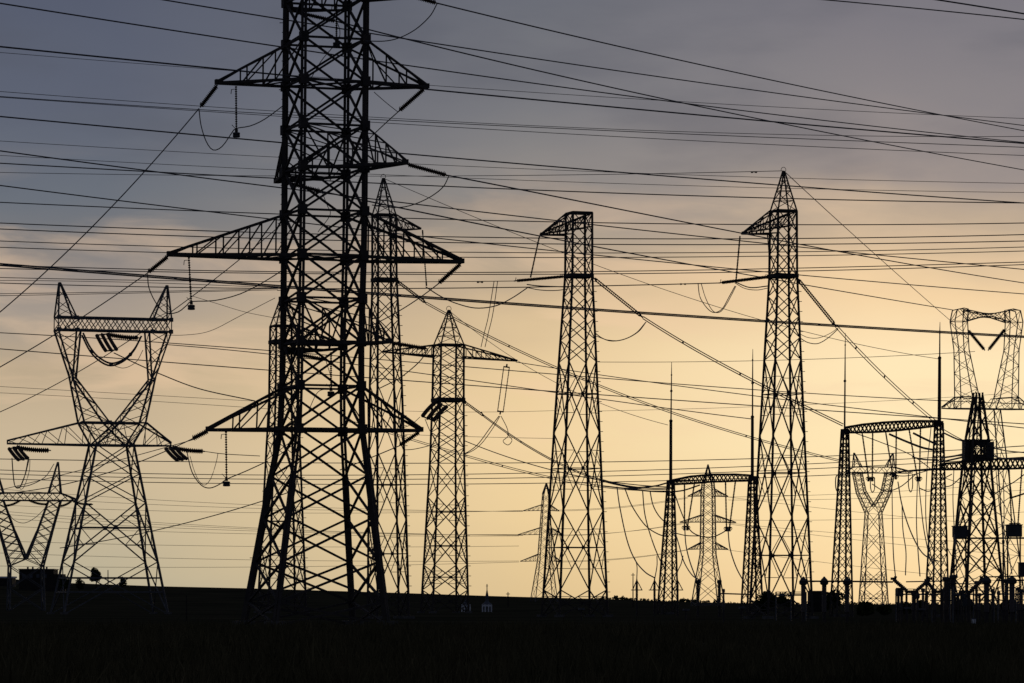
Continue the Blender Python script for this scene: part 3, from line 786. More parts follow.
frame_rack('low rail seen through the foot of the tall right tower', 776, 806, 592, 595, 330)

def cabinet(name, label, px0, px1, y0, y1, D, m, cat, legs=True):
    k = D / F; yb = HY + H / D * F; cx = (px0 + px1) / 2
    t = thing(name, (P(cx, yb, D).x, D, 0), label, cat)
    MB().box(P(cx, (y0 + y1) / 2, D), (px1 - px0) * k, (px1 - px0) * .8 * k, (y1 - y0) * k, .1).build('case', m, t)
    MB().box(P(cx, y0 - .3, D), (px1 - px0 + 1.4) * k, (px1 - px0) * .9 * k, .9 * k, .1).build('lid', SLATE, t)
    if legs:
        for x in (px0 + .8, px1 - .8): MB().bar(P(x, y1, D), P(x, yb, D), 1.4 * k).build('leg', STEEL, t)
    return t
cabinet('equipment_box', 'dark box on the left leg of the cabin tower, level with the long rail', 953.2, 966.6, 526.5, 537.3, 327, CABIN, 'box')
cabinet('equipment_box', 'dark box above the long rail near the right photo edge', 1006.8, 1021, 525.2, 536.8, 327, CABIN, 'box')
cabinet('control_cabinet', 'small pale control cabinet on the ground below the cabin tower', 971.8, 975.6, 619, 623.6, 290, WHITE, 'cabinet', False)
cabinet('control_cabinet', 'dark control cabinet on legs, low between the right hand posts', 962, 971, 600, 606, 300, CABIN, 'cabinet')
for x0, x1, y0, y1, lab in ((897, 903, 588.5, 596.5, 'small mesh cage box on the left foot of the disconnector'), (1019, 1030, 563, 577, 'dark box cut off by the right photo edge')):
    cabinet('equipment_box', lab, x0, x1, y0, y1, 301, CABIN, 'box')
def lamp_head(label, px, py, D):
    k = D / F; yb = HY + H / D * F
    t = thing('floodlight', (P(px, yb, D).x, D, 0), label, 'lamp', 'small grey floodlights in the switchyard')
    MB().bar(P(px, py, D), P(px, yb, D), 1.1 * k).build('post', STEEL, t)
    MB().box(P(px, py - .6, D), 6 * k, 4 * k, 2 * k, .4).build('lamp_head', GALV, t)
lamp_head('low grey floodlight below the flat topped tower', 581.5, 609.5, 330)
lamp_head('low grey floodlight right of the left gantry column foot', 686, 610.3, 330)
lamp_head('low grey floodlight left of the right leg of the left hand gantry', 742, 608, 330)
lamp_head('low grey floodlight right of the V shaped disconnector pole', 922, 609.8, 290)
lamp_head('low grey floodlight left of the V shaped disconnector pole', 907.5, 608.5, 292)

# ================================================================== BUILDINGS AND TREES FAR OFF
def house():
    D = 1180.0; k = D / F
    gz = ground_z(P(36, 600, D).x, D)
    t = thing('warehouse', (P(37, 600, D).x, D, gz), 'dark flat roofed building behind the two pylons at the far left', 'building')
    def blk(x0, x1, yt, dep, m, name, par):
        top = P((x0 + x1) / 2, yt, D); h = top.z - gz + 3
        return MB().box((top.x, D + dep * k / 2, top.z - h / 2), (x1 - x0) * k, dep * k, h, 0).build(name, m, par)
    blk(19, 53.5, 569.5, 40, DARKW, 'wall', t); w2 = blk(53.6, 62, 574, 34, DARKW, 'wall', t)
    r = MB(); p = P(36.2, 569.2, D); r.box((p.x, D + 20 * k, p.z), 36 * k, 42 * k, .9 * k, 0)
    for x in (26, 31, 45): q = P(x, 567.9, D); r.box((q.x, D + 15 * k, q.z), 1.6 * k, 2 * k, 2.4 * k, 0)
    r.build('roof', SLATE, t)
    for x in (24, 31, 38, 45):
        q = P(x, 576, D); MB().box((q.x, D - .1, q.z), 3.2 * k, .3, 3.6 * k, 0).build('window', SLATE, t)
    D2 = D + 60; k2 = D2 / F
    t2 = thing('shed', (P(4, 600, D2).x, D2, ground_z(P(4, 600, D2).x, D2)), 'low shed with a pale roof at the very left edge', 'shed')
    p = P(2, 582, D2); MB().box(p, 24 * k2, 30 * k2, 9 * k2, 0).build('wall', DARKW, t2)
    p = P(2, 577.3, D2); mb = MB()
    mb.bar(p + Vector((-13 * k2, -16 * k2, 0)), p + Vector((13 * k2, -16 * k2, 0)), .8 * k2); mb.box(p, 26 * k2, 33 * k2, 1.6 * k2, 0)
    mb.build('roof', WHITE, t2)
house()
def chapel(label, px, tip, ybody0, ybody1, w, D):
    k = D / F; ybody1 = HY + (H - ground_z(P(px, 600, D).x, D)) / D * F
    t = thing('church_tower', (P(px, 618, D).x, D, P(px, ybody1, D).z), label, 'church tower', 'two pale church towers')
    z0 = ybody1
    MB().lathe(P(px, z0, D), P(px, ybody0, D), [(0, w * .5 * k), (1, w * .5 * k)], 8).build('wall', WHITE, t)
    mb = MB()
    mb.lathe(P(px, ybody0 + .5, D), P(px, ybody0 - 3.5, D), [(0, w * .54 * k), (.4, w * .36 * k), (.8, w * .2 * k), (1, w * .18 * k)], 8)
    mb.lathe(P(px, ybody0 - 3.5, D), P(px, tip + 6, D), [(0, w * .18 * k), (.2, w * .17 * k), (.3, w * .2 * k), (1, w * .05 * k)], 8)
    roof = mb.build('roof', SLATE, t)
    c = P(px, tip + 6, D)
    MB().bar(c, P(px, tip, D), .7 * k).bar(P(px - 1.1, tip + 2, D), P(px + 1.1, tip + 2, D), .5 * k).build('cross', GALV, roof)
    for a in (-2.2, -1.57, -.94):
        d = Vector((math.cos(a), math.sin(a), 0))
        MB().box(P(px, ybody0 + 5, D) + d * w * .49 * k, 1.6 * k, .8 * k, 5.5 * k, a + 1.57).build('window', DARKW, t)
    for a in range(8):
        d = Vector((math.cos(a * .785 + .39), math.sin(a * .785 + .39), 0)) * w * .5 * k
        MB().bar(P(px, ybody1, D) + d, P(px, ybody0, D) + d, .7 * k).build('pilaster', WHITE, t)
chapel('white church tower with a tall thin spire, standing clear right of the mid size tower', 487, 584, 604.2, 620, 10, 690)
chapel('white church tower partly covered by the right leg of the mid size tower', 466, 594, 604.5, 620, 9.0, 705)

def leaf_cluster(n, rad, size, squash=1.0, seed=0, gaps=0.0, lobes=9):
    """many small leaf clumps spread through lobes of a crown"""
    r = np.random.default_rng(seed); v = []; f = []
    L_ = []
    for i in range(lobes):
        d = r.normal(size=3); d /= np.linalg.norm(d)
        L_.append((d * rad * r.uniform(.25, .7) * np.array([1, 1, squash]), rad * r.uniform(.32, .55)))
    for i in range(n):
        c, lr = L_[r.integers(lobes)]
        d = r.normal(size=3); d /= np.linalg.norm(d)
        p = c + d * lr * r.uniform(.35, 1.0) ** .5 * np.array([1, 1, squash if squash < 1 else 1.0])
        a = r.normal(size=3); a /= np.linalg.norm(a); b = np.cross(a, r.normal(size=3)); b /= np.linalg.norm(b)
        s = size * r.uniform(.5, 1.3); m = len(v)
        v += [tuple(p + a * s), tuple(p + b * s * .6), tuple(p - a * s), tuple(p - b * s * .6)]
        f.append((m, m + 1, m + 2, m + 3))
    return v, f
def tree(label, px, ytop, ybot, halfw, D, seed, kind='round', cat='tree', name='tree', group=None, n=900):
    k = D / F; yb = HY + H / D * F
    gz = ground_z(P(px, 600, D).x, D)
    t = thing(name, (P(px, yb, D).x, D, gz), label, cat, group)
    hgt = P(px, ytop, D).z - gz; r_ = random.Random(seed)
    cz = (P(px, ytop, D).z + P(px, ybot, D).z) / 2 - gz; rad = halfw * k; sq = max(.3, (P(px, ytop, D).z - P(px, ybot, D).z) / 2 / rad)
    base = Vector(t.location); mb = MB()
    top = base + Vector((r_.uniform(-.05, .05) * hgt, 0, hgt * .85))
    mb.tube([base - Vector((0, 0, .3)), base.lerp(top, .4) + Vector((.03 * hgt, 0, 0)), top], [.035 * hgt, .024 * hgt, .006 * hgt], 6)
    for i in range(7):
        a = r_.uniform(0, 6.28); q = base.lerp(top, r_.uniform(.35, .8)); e = q + Vector((math.cos(a) * rad * .6, math.sin(a) * rad * .6, rad * .5 * min(sq, 1.2)))
        mb.tube([q, q.lerp(e, .5) + Vector((0, 0, .06 * rad)), e], [.012 * hgt, .008 * hgt, .003 * hgt], 4)
    mb.build('trunk', BARK, t)
    v, f = leaf_cluster(n, rad, rad * .15, sq, seed, lobes=20)
    me = bpy.data.meshes.new('crown')
    me.from_pydata([(x, y, z + cz) for x, y, z in v], [], f); me.materials.append(LEAF)
    o = bpy.data.objects.new('crown', me); C.objects.link(o); o.parent = t
    return t
GT = 'trees and bushes along the horizon'
tree('lone oval tree on the left skyline, under the horned window pylon', 96, 565.5, 585, 7.6, 1300, 3, group=GT, n=1400)
tree('small pointed tree on the left skyline right of the oval tree', 123, 576, 589, 5, 1350, 4, group=GT)
tree('dark sloping bush against the right wall of the flat roofed building', 64, 574, 590, 9, 1150, 5, name='bush', cat='bush', group=GT, n=1500)
tree('low bush on the left skyline just left of the oval tree', 79, 578.5, 590, 6, 1160, 6, name='bush', cat='bush', group=GT)
tree('ragged tree beside the low shed, right of the tall right tower', 832, 589, 612, 12, 420, 8, group=GT, n=2200)
tree('ragged tree seen through the foot of the tall right tower', 768, 590, 611, 13, 460, 9, group=GT, n=2000)
tree('dark tree between the tall right tower and the thin crossbar', 784, 589, 611, 9, 430, 10, group=GT)
tree('smooth round bush below the distant V shaped pylon', 866, 602, 616, 10, 420, 12, name='bush', cat='bush', group=GT, n=2600)
tree('low bush right of the round bush', 884, 604.5, 615, 9, 430, 13, name='bush', cat='bush', group=GT, n=1500)
tree('bush behind the disconnector pole', 904, 602, 614, 10, 440, 14, name='bush', cat='bush', group=GT, n=1500)
tree('bush between the disconnector and the right gantry column', 920, 599, 614, 9, 450, 15, name='bush', cat='bush', group=GT, n=1500)
tree('tree behind the feet of the cabin tower', 962, 599, 615, 14, 450, 16, group=GT, n=1800)
tree('tree behind the last domed post at the right edge', 1012, 600, 615, 14, 450, 17, group=GT, n=1800)
cabinet('switch_house', 'low dark shed behind the second domed post', 808.5, 823.5, 591.5, 612, 360, DARKW, 'shed', False)
# far wood on the skyline: one mass
vs, fs = [], []
rr = np.random.default_rng(5)
for i in range(420):
    px = rr.uniform(596, 1060); D0 = rr.uniform(1480, 1560); base = P(px, 600, D0); gz = ground_z(base.x, D0)
    bump = (3.2 if px < 720 else 2.0) * (0.5 + 0.5 * math.sin(px * .13) * math.sin(px * .047 + 1)) + 1.0
    hgt = bump * rr.uniform(.6, 1.25) * D0 / F
    v, f = leaf_cluster(36, hgt * .8, hgt * .25, .8, i + 50, lobes=4)
    m = len(vs); vs += [(x + base.x, y + D0, z + gz + hgt * .35) for x, y, z in v]; fs += [tuple(q + m for q in ff) for ff in f]
me = bpy.data.meshes.new('far_wood'); me.from_pydata(vs, [], fs); me.materials.append(LEAF)
o = bpy.data.objects.new('far_wood', me); C.objects.link(o); tag(o, 'line of low trees along the right skyline', 'wood', kind='stuff')
def pole(label, px, yt, D, bar=0):
    k = D / F; gz = ground_z(P(px, 600, D).x, D); b = P(px, 600, D); b.z = gz
    t = thing('utility_pole', b, label, 'pole', 'thin poles')
    MB().tube([b, P(px, yt, D)], [.7 * k, .45 * k], 6).build('post', DARKW, t)
    if bar: MB().bar(P(px - bar, yt + 2, D), P(px + bar, yt + 2, D), .7 * k).build('crossbar', DARKW, t)
pole('thin bare pole on the left skyline right of the oval tree', 108, 570, 1300)
pole('thin pole on the skyline near the middle, left of the gantry', 633, 573, 900, 2)
pole('tiny twin pole on the skyline right of the church tower', 508, 592, 900, 2)
pole('grey post in the dark field right of the horned window pylon', 186.5, 595, 330)

# ================================================================== INSULATORS
def string(label, a, b, D, w=4.2, n=None, cap=0.0, hook=True, group='insulator strings', Db=None, count=1, gap=3.4, droop=0.0, offs=None):
    """insulator string from picture point a to b (at depths D, Db); count > 1: parallel strings on two yokes"""
    Db = Db or D; k = D / F
    A = P(a[0], a[1], D); B = P(b[0], b[1], Db)
    t = thing('insulator_string', A, label, 'insulator', group)
    Lp = math.hypot(b[0] - a[0], b[1] - a[1]); n = n or max(5, int(Lp / 2.0))
    d = (B - A).normalized(); s = Vector((0, 0, 1)) if abs(d.z) < .8 else Vector((1, 0, 0))
    s = (s - d * s.dot(d)).normalized()
    for i in range(count):
        o = s * (i - (count - 1) / 2) * gap * k
        if offs: o = (i - (count - 1) / 2) * Vector((offs[0] * k, 0, -offs[1] * k))
        q0 = A.lerp(B, .06) + o; q1 = A.lerp(B, .94) + o
        if droop:
            m_ = [q0.lerp(q1, x / 8) - Vector((0, 0, droop * k * 4 * (x / 8) * (1 - x / 8))) for x in range(9)]
            mb = MB()
            for x in range(8): mb.sheds(m_[x], m_[x+1], w * .5 * k, w * .3 * k, max(2, n // 8), 7)
            mb.build('shed_column', GLASS, t)
        else: MB().sheds(q0, q1, w * .58 * k, w * .34 * k, n, 8).build('shed_column', GLASS, t)
    mb = MB(); m2 = MB(); off = s * (count - 1) / 2 * gap * k
    if offs: off = (count - 1) / 2 * Vector((offs[0] * k, 0, -offs[1] * k))
    mb.bar(A, A.lerp(B, .07), 1.2 * k); m2.bar(A.lerp(B, .93), B, 1.2 * k)
    if count > 1:
        for q, z in ((.06, mb), (.94, m2)): z.bar(A.lerp(B, q) - off * 1.15, A.lerp(B, q) + off * 1.15, 1.4 * k)
    if hook:
        v = Vector((-.3, 0, 1)) if abs(d.z) < .8 else Vector((-1, 0, .35))
        h = A.lerp(B, .97); m2.bar(h, h + v * 3.2 * k - d * 1.5 * k, .55 * k)
        h = A.lerp(B, .06); mb.bar(h, h + v * 2.2 * k, .5 * k); mb.bar(h + v * 2.2 * k, h + v * 2.2 * k + d * 2.5 * k, .5 * k)
    mb.build('fitting', STEEL, t); m2.build('fitting', STEEL, t)
    return t
GI = 'insulator strings of the big near tower'
string('insulator string slanting down from the upper left arm of the big near tower', (217.5, 85), (200, 107.5), 268, 4.6, group=GI)
string('insulator string slanting down from the upper right arm of the big near tower', (425, 88), (398.5, 111.5), 272, 4.6, group=GI)
string('insulator string slanting down from the long middle left arm of the big near tower', (168.5, 256), (147.5, 273), 267, 4.6, group=GI)
string('insulator string slanting down from the long middle right arm of the big near tower', (461.5, 263), (438, 284), 273, 4.6, group=GI)
string('insulator string slanting down from the lower left arm of the big near tower', (208.5, 430.5), (192, 439), 267, 5.2, group=GI)
string('insulator string slanting down from the lower right arm of the big near tower', (420, 431.5), (399, 446), 272, 4.2, group=GI)
string('insulator string at the top edge of the photo, right of the big near tower', (415, -3), (437, 3.2), 263, 4.4, group=GI)
string('insulator string in the dark upper body of the big near tower', (296, 12), (337, 21.5), 276, 4.2, group=GI)
string('insulator string reaching right from the upper short arm of the big near tower', (406, 164), (448, 175.5), 263, 4.4, group=GI)
string('insulator string inside the big near tower under the short upper arm', (280, 181), (322, 191.5), 276, 4.2, group=GI)
string('insulator string reaching right from the lower short arm, touching the mid size pointed tower', (390, 342.5), (428, 349), 264, 4.4, group=GI)
string('insulator string inside the big near tower under the lower short arm', (287, 352), (326, 360), 276, 4.2, group=GI)
def pendant(label, a, b, D, bx=7.5, bh=4.6):
    """vertical post insulator that steadies a jumper, with a weight below"""
    k = D / F; A = P(*a, D); B = P(*b, D)
    t = thing('hanging_insulator', A, label, 'insulator', 'hanging insulators with weights')
    MB().sheds(A, B, 1.35 * k, .6 * k, 20, 6).build('shed_column', GLASS, t)
    w = MB()
    w.lathe(B - Vector((0, 0, (bh + .8) * k)), B - Vector((0, 0, .4 * k)), [(0, bx * .38 * k), (.08, bx * .5 * k), (.42, bx * .5 * k), (.5, bx * .42 * k), (.58, bx * .5 * k), (.92, bx * .5 * k), (1, bx * .36 * k)], 10)
    w.build('weight', CABIN, t)
    MB().bar(B + Vector((0, 0, 2.4 * k)), B + Vector((-4.6 * k, 0, 7.2 * k)), .6 * k).bar(B, B + Vector((0, 0, 3 * k)), 2.4 * k).build('fitting', STEEL, t)
    MB().bar(A + Vector((0, 0, -3 * k)), A + Vector((-4.5 * k, 0, -3.4 * k)), .55 * k).bar(A + Vector((-4.5 * k, 0, -3.4 * k)), A + Vector((-5 * k, 0, -8 * k)), .55 * k).build('fitting', STEEL, t)
pendant('hanging insulator with a weight under the upper left arm of the big near tower', (236, 86), (236.4, 132), 268)
pendant('hanging insulator with a weight under the long middle left arm of the big near tower', (188.8, 257), (191.3, 304.5), 268)
pendant('hanging insulator with a weight under the lower left arm of the big near tower', (226, 431), (226.5, 481), 268)
pendant('hanging insulator with a weight in the upper body of the big near tower', (336.5, 3), (336.5, 42), 270)
pendant('hanging insulator with a weight in the lower body of the big near tower', (331, 352), (331, 391), 274)
# window tower on the left: triple strings
GW = 'triple insulator strings of the horned window pylon'
def at(fr, u, d, y):
    p = fr.pt(u, d, y); return p
string('three stubby insulator strings pointing down right inside the window of the horned pylon', (101.5, 333.5), (112, 351.5), 476, 3.9, 10, group=GW, count=3, offs=(5.4, -.6), hook=False, Db=471, droop=.8)
string('flat insulator string reaching right inside the window of the horned pylon', (106, 334), (140, 338), 478, 5.6, 22, group=GW, hook=False, droop=1.0)
string('three stubby insulator strings hanging from the left tip of the horned pylon', (13, 447), (24, 460), 478, 3.9, 10, group=GW, count=3, offs=(4.6, -.8), hook=False, Db=473, droop=.8)
string('flat insulator string reaching right from the left tip of the horned pylon', (14, 447), (51, 450.5), 479, 5.6, 22, group=GW, hook=False, droop=1.0)
string('three stubby insulator strings hanging from the right tip of the horned pylon', (169.5, 447), (183, 460.5), 478, 3.9, 10, group=GW, count=3, offs=(4.6, -.8), hook=False, Db=473, droop=.8)
string('flat insulator string reaching right from the right tip of the horned pylon', (170, 447), (205, 451.5), 479, 5.6, 22, group=GW, hook=False, droop=1.0)
GV = 'insulator strings of the small V shaped pylon'
for a, b, lab in (((21, 500), (5, 506), 'drooping insulator string left of centre under the beam of the small V shaped pylon'), ((28, 500), (48, 504.5), 'drooping insulator string right of centre under the beam of the small V shaped pylon'),
                  ((72, 501), (58, 506.5), 'insulator string going left from the right arm tip of the small V shaped pylon'), ((72, 501), (93, 504.5), 'insulator string going right from the right arm tip of the small V shaped pylon')):
    string(lab, a, b, 638, 3.0, group=GV, hook=False, droop=1.2)
# anchor strings of the single columns
GA = 'anchor strings of the column towers'
string('thick insulator string reaching left from the collar of the flat topped tower', (566, 276.3), (514, 281), 398, 2.0, 30, group=GA, hook=True, count=2, gap=1.1, Db=396)
string('thick insulator string reaching left from the collar of the tall right tower', (771, 276.5), (719, 283), 358, 2.1, 30, group=GA, count=2, gap=1.2, Db=356)
string('paired insulator strings slanting down right from the collar of the flat topped tower', (593, 277.5), (643, 317.5), 400, 1.5, 24, group=GA, count=2, gap=2.2, Db=404)
string('paired insulator strings slanting down right from the collar of the tall right tower', (797, 278), (836, 326), 360, 1.7, 24, group=GA, count=2, gap=2.6, Db=364)
string('paired insulator strings slanting down from the collar of the slim tower behind the big one', (397, 281), (426, 303), 365, 1.5, 16, group=GA, count=2, gap=2.0, Db=368)
string('paired insulator strings slanting down right from the collar of the mid size pointed tower', (464, 401.5), (484, 416), 520, 1.2, 12, group=GA, count=2, gap=1.6, Db=522)
string('triple fat insulator strings slanting down left from the collar of the mid size pointed tower', (442, 403.5), (427, 419.5), 516, 4.4, 9, group=GA, count=3, offs=(5.5, 2.2), hook=False, Db=511, droop=-1)
GD = 'long hanging insulators on the short arms of the column towers'
def hanger(label, a, b, D, w=1.8, n=26, Db=None):
    string(label, a, b, D, w, n, group=GD, hook=False, Db=Db)
hanger('long leaning insulator hanging from the arm of the flat topped tower', (539.5, 236), (530.5, 277.5), 397)
hanger('long upright insulator hanging from the arm of the tall right tower', (740, 236), (736, 281), 357)
hanger('long insulator hanging from the arm of the slim tower behind the big one', (422.5, 230), (426.5, 286), 367, 1.5)
hanger('long thin insulator close to the left face of the tall right tower', (767.5, 234), (770.5, 275), 361, 1.3)
GP = 'paired hanging insulators under the right arm of the mid size pointed tower'
string('pair of long thin insulators under the right arm tip of the mid size pointed tower', (507, 364), (500, 414.5), 522, 1.1, 30, group=GP, count=2, gap=5.6, hook=False)
string('left leg of the V insulator in the window of the far right pylon', (967.5, 329.5), (985, 350.5), 540, 3.6, 20, group='V insulators of the far right pylon', hook=False)
string('right leg of the V insulator in the window of the far right pylon', (1005.5, 328.5), (988, 350.5), 540, 3.6, 20, group='V insulators of the far right pylon', hook=False)
# hangers under the arched beams
GG = 'thin hanging insulators under the arched gantry beams'
for a, b, D, lab in (((684.5, 484), (684.5, 527), 468, 'straight hanging insulator under the left part of the left arched beam'), ((694.5, 483), (687.5, 527), 468, 'leaning hanging insulator under the left part of the left arched beam'),
                     ((725.5, 481), (726.5, 528), 467, 'straight hanging insulator under the right part of the left arched beam'), ((735.5, 480.5), (729.5, 528), 467, 'leaning hanging insulator under the right part of the left arched beam'),
                     ((862, 432), (868.5, 478), 399, 'leaning hanging insulator under the left part of the right arched beam'), ((872.7, 432), (872.3, 478), 399, 'straight hanging insulator under the left part of the right arched beam'),
                     ((885.5, 431), (892.5, 474), 398, 'leaning hanging insulator at the middle of the right arched beam'), ((896.3, 431), (895.8, 476), 398, 'straight hanging insulator at the middle of the right arched beam'),
                     ((909, 429), (917.5, 478), 397, 'leaning hanging insulator under the right part of the right arched beam'), ((920.5, 428), (919.5, 478), 397, 'straight hanging insulator under the right part of the right arched beam'),
                     ((1009, 468), (1011.5, 524), 378, 'left hanging insulator above the box near the right photo edge'), ((1022, 467), (1018, 524), 378, 'right hanging insulator above the box near the right photo edge')):
    tt = string(lab, a, b, D, 1.7, 28, group=GG, hook=False)
    kk = D / F; e = P(b[0], b[1], D); q = MB()
    q.bar(e + Vector((-1.8 * kk, 0, 0)), e + Vector((1.8 * kk, 0, 0)), 1.1 * kk).bar(e, e - Vector((0, 0, 3.5 * kk)), 1.9 * kk)
    q.tube([e + Vector((math.cos(v) * 2.6 * kk, 0, (math.sin(v) * 1.8 - .6) * kk)) for v in [x * .449 for x in range(15)]], .35 * kk, 4)
    q.build('grading_ring', STEEL, tt)

# ================================================================== WIRES
def curve_pts(pts, D0, D1, n, ext=True, loop=False):
    xs = [p[0] for p in pts]
    if loop:
        # Catmull-Rom through the points
        q = [Vector((p[0], p[1], 0)) for p in pts]; q = [q[0] * 2 - q[1]] + q + [q[-1] * 2 - q[-2]]; out = []
        m = max(3, n // (len(pts) - 1))
        for i in range(1, len(q) - 2):
            for j in range(m):
                t = j / m; a, b, c, d = q[i-1], q[i], q[i+1], q[i+2]
                out.append(.5 * ((2 * b) + (c - a) * t + (2 * a - 5 * b + 4 * c - d) * t * t + (3 * b - a - 3 * c + d) * t ** 3))
        out.append(q[-2]); L_ = len(out) - 1
        return [P(p.x, p.y, 1 / ((1 - i / L_) / D0 + i / L_ / D1)) for i, p in enumerate(out)]
    deg = 1 if len(pts) == 2 else (2 if len(pts) < 6 else 3)
    x = np.array(xs, float); y = np.array([p[1] for p in pts], float)
    x0 = x[0]; x1 = x[-1]; sc = (x1 - x0)
    w = np.ones(len(x)); w[0] = w[-1] = 6 if not (x0 <= 0 and x1 >= 1024) else 2
    co = np.polyfit((x - x0) / sc, y, deg, w=w)
    f = lambda X: np.polyval(co, (X - x0) / sc)
    X = list(np.linspace(x0, x1, n)); Yv = [f(v) for v in X]
    if ext:
        if x0 <= 0.5:
            s = (f(x0 + 2) - f(x0)) / 2
            X = [x0 - 260, x0 - 130] + X; Yv = [Yv[0] - s * 260, Yv[0] - s * 130] + Yv
        if x1 >= 1023.5:
            s = (f(x1) - f(x1 - 2)) / 2
            X += [x1 + 130, x1 + 260]; Yv += [Yv[-1] + s * 130, Yv[-1] + s * 260]
    return [P(a, b, 1 / ((1 - (a - x0) / sc) / D0 + (a - x0) / sc / D1)) for a, b in zip(X, Yv)]
def wire(label, pts, w, D0, D1=None, group='power lines crossing the sky', loop=False, twin=0.0, n=36, name='power_line', cat='power line', dampers=()):
    D1 = D1 or D0
    p3 = curve_pts(pts, D0, D1, n, True, loop); k = (D0 + D1) / 2 / F
    w *= 1.3 if loop else 1.1
    mb = MB()
    if twin:
        dz = Vector((0, 0, twin * k / 2))
        sd = Vector((twin * k * .2, twin * k * .3, 0))
        mb.tube([p + dz + sd for p in p3], w * k / 2, 5).tube([p - dz - sd for p in p3], w * k / 2, 5)
        for q in (.22, .5, .78):
            p = p3[int(q * (len(p3) - 1))]; mb.bar(p + dz + sd, p - dz - sd, w * 1.3 * k)
    else: mb.tube(p3, w * k / 2, 5)
    o = mb.build(name, CABLE, None, p3[0]); tag(o, label, cat, group)
    for q in dampers:
        p = P(q[0], q[1], q[2]); kk = q[2] / F
        MB().lathe(p + Vector((-3.2 * kk, 0, -.9 * kk)), p + Vector((3.2 * kk, 0, -.9 * kk)), [(0, .5 * kk), (.1, 1.0 * kk), (.3, .9 * kk), (.36, .3 * kk), (.64, .3 * kk), (.7, .9 * kk), (.9, 1.0 * kk), (1, .5 * kk)], 6).build('vibration_damper', STEEL, o)
    return o
R_ = 1024
wire('line starting in the upper left corner and passing behind the big near tower', [(0, 3.3), (200, 34.5), (397, 64), (560, 87), (790, 116.3), (R_, 142.5)], 1.05, 240, 420)
wire('line entering at the top edge left of the big near tower, passing through its head', [(0, -28), (165, 0), (278, 19), (370, 33), (560, 62.5), (790, 95), (R_, 125.5)], 1.05, 240, 420)
wire('steepest of the upper right lines, leaving the upper body of the big near tower', [(337, 21.5), (370, 30), (560, 76), (590, 82.5), (790, 125.3), (R_, 170)], 1.05, 276, 460)
wire('topmost line right of the big near tower, starting from the string at the top edge', [(437, 3.2), (560, 33), (677, 59.5), (790, 84), (R_, 130.8)], 1.05, 263, 440)
wire('line crossing the upper right corner, the lower of the pair there', [(0, -45), (500, -24), (815, -1), (900, 6.5), (960, 13), (R_, 19.3), (1060, 23.5)], 1.15, 240, 260)
wire('heavy line crossing the very corner at the upper right', [(0, -90), (500, -52), (925, -2), (970, 5), (R_, 13.6), (1060, 20)], 1.5, 220, 230)
wire('heavy dark line at the height of the upper left arm of the big near tower', [(0, 46.7), (200, 66.7), (237, 70.5), (430, 90), (590, 105), (790, 123), (R_, 143.5)], 1.4, 250, 330)
wire('faint line hugging the heavy dark line from just below it at the left edge', [(0, 52.5), (200, 68), (430, 85.7), (590, 96), (790, 107.6), (R_, 118.5)], .5, 420)
GF = 'faint lines high in the sky'
wire('faint grey line just above two close neighbours that meet the upper left string', [(0, 91.5), (200, 106), (370, 116.8), (590, 128.8), (790, 134.2), (R_, 136.5)], .55, 420, group=GF)
wire('one of two faint lines that run as one into the upper left string', [(0, 96.4), (200, 110), (370, 119), (590, 129.6), (790, 138.6), (R_, 147.3)], .7, 420, group=GF)
wire('faint line that ends lowest of three at the right edge above the right tower', [(0, 97.2), (200, 111), (370, 122), (590, 135.3), (790, 145.4), (R_, 155.5)], .6, 420, group=GF)
wire('dark line just below the upper left weight, towards the peak of the tall right tower', [(0, 116.5), (175, 133), (280, 142.5), (397, 153), (570, 168), (776, 185), (R_, 203)], 1.2, 260, 330)
wire('faint line skimming above the tip of the tall right tower', [(0, 141), (200, 152.5), (280, 157.5), (409, 164), (570, 170.5), (790, 178), (R_, 183.4)], .5, 430, group=GF)
wire('faint line passing just under the tip of the tall right tower', [(0, 155.3), (75, 160), (200, 166.4), (390, 174.5), (570, 182), (776, 188.2), (R_, 192.5)], .5, 430, group=GF)
wire('thin level earth wire from the left edge to the tip of the tall right tower', [(0, 172.4), (200, 175.8), (390, 175.6), (590, 174.8), (754, 172.2), (783.5, 170.8)], .55, 430, 360, dampers=[(754, 171.3, 364)], group='earth wires')
wire('steeper of the two lines that cross on the slanting line from the upper left arm', [(0, 151), (150, 170), (280, 187.5), (370, 199.5), (555, 221), (740, 240), (R_, 269.5)], 1.05, 300, 420)
wire('flatter of the two lines that cross on the slanting line from the upper left arm', [(0, 163.3), (150, 171), (280, 178.5), (390, 184.5), (570, 191.3), (776, 198), (R_, 203)], 1.05, 330, 360)
wire('second steep line at the left edge, going behind the long middle arm', [(0, 185.5), (120, 200.5), (270, 218.5), (416, 236), (564, 252.8), (768, 271.3), (R_, 294)], .95, 300, 420)
wire('line from inside the upper short arm down to the head of the far right pylon', [(322, 191.5), (393, 207.3), (450, 218), (570, 241.5), (594, 246.5), (776, 279), (799, 285), (953, 310)], 1.0, 276, 538)
wire('line from the right end of the upper short arm, crossing the tall right tower', [(448, 175.5), (570, 199.3), (590, 203.5), (740, 233), (800, 244.3), (R_, 283)], 1.05, 263, 430)
GL = 'level lines crossing the photo from edge to edge'
wire('level line just above the long middle arms, touching the head of the flat topped tower', [(0, 202.3), (110, 207.5), (280, 214), (403, 218), (550, 222), (770, 224.6), (R_, 223)], .95, 330, 340, group=GL)
wire('level line touching the arm tip of the flat topped tower', [(0, 223), (200, 230.8), (430, 236.3), (570, 238.5), (770, 238.7), (R_, 234.6)], .95, 330, 340, group=GL)
wire('level line a little under the arm tip of the flat topped tower', [(0, 229), (200, 236.5), (430, 242.3), (594, 244.4), (770, 244.4), (R_, 241)], .95, 330, 340, group=GL)
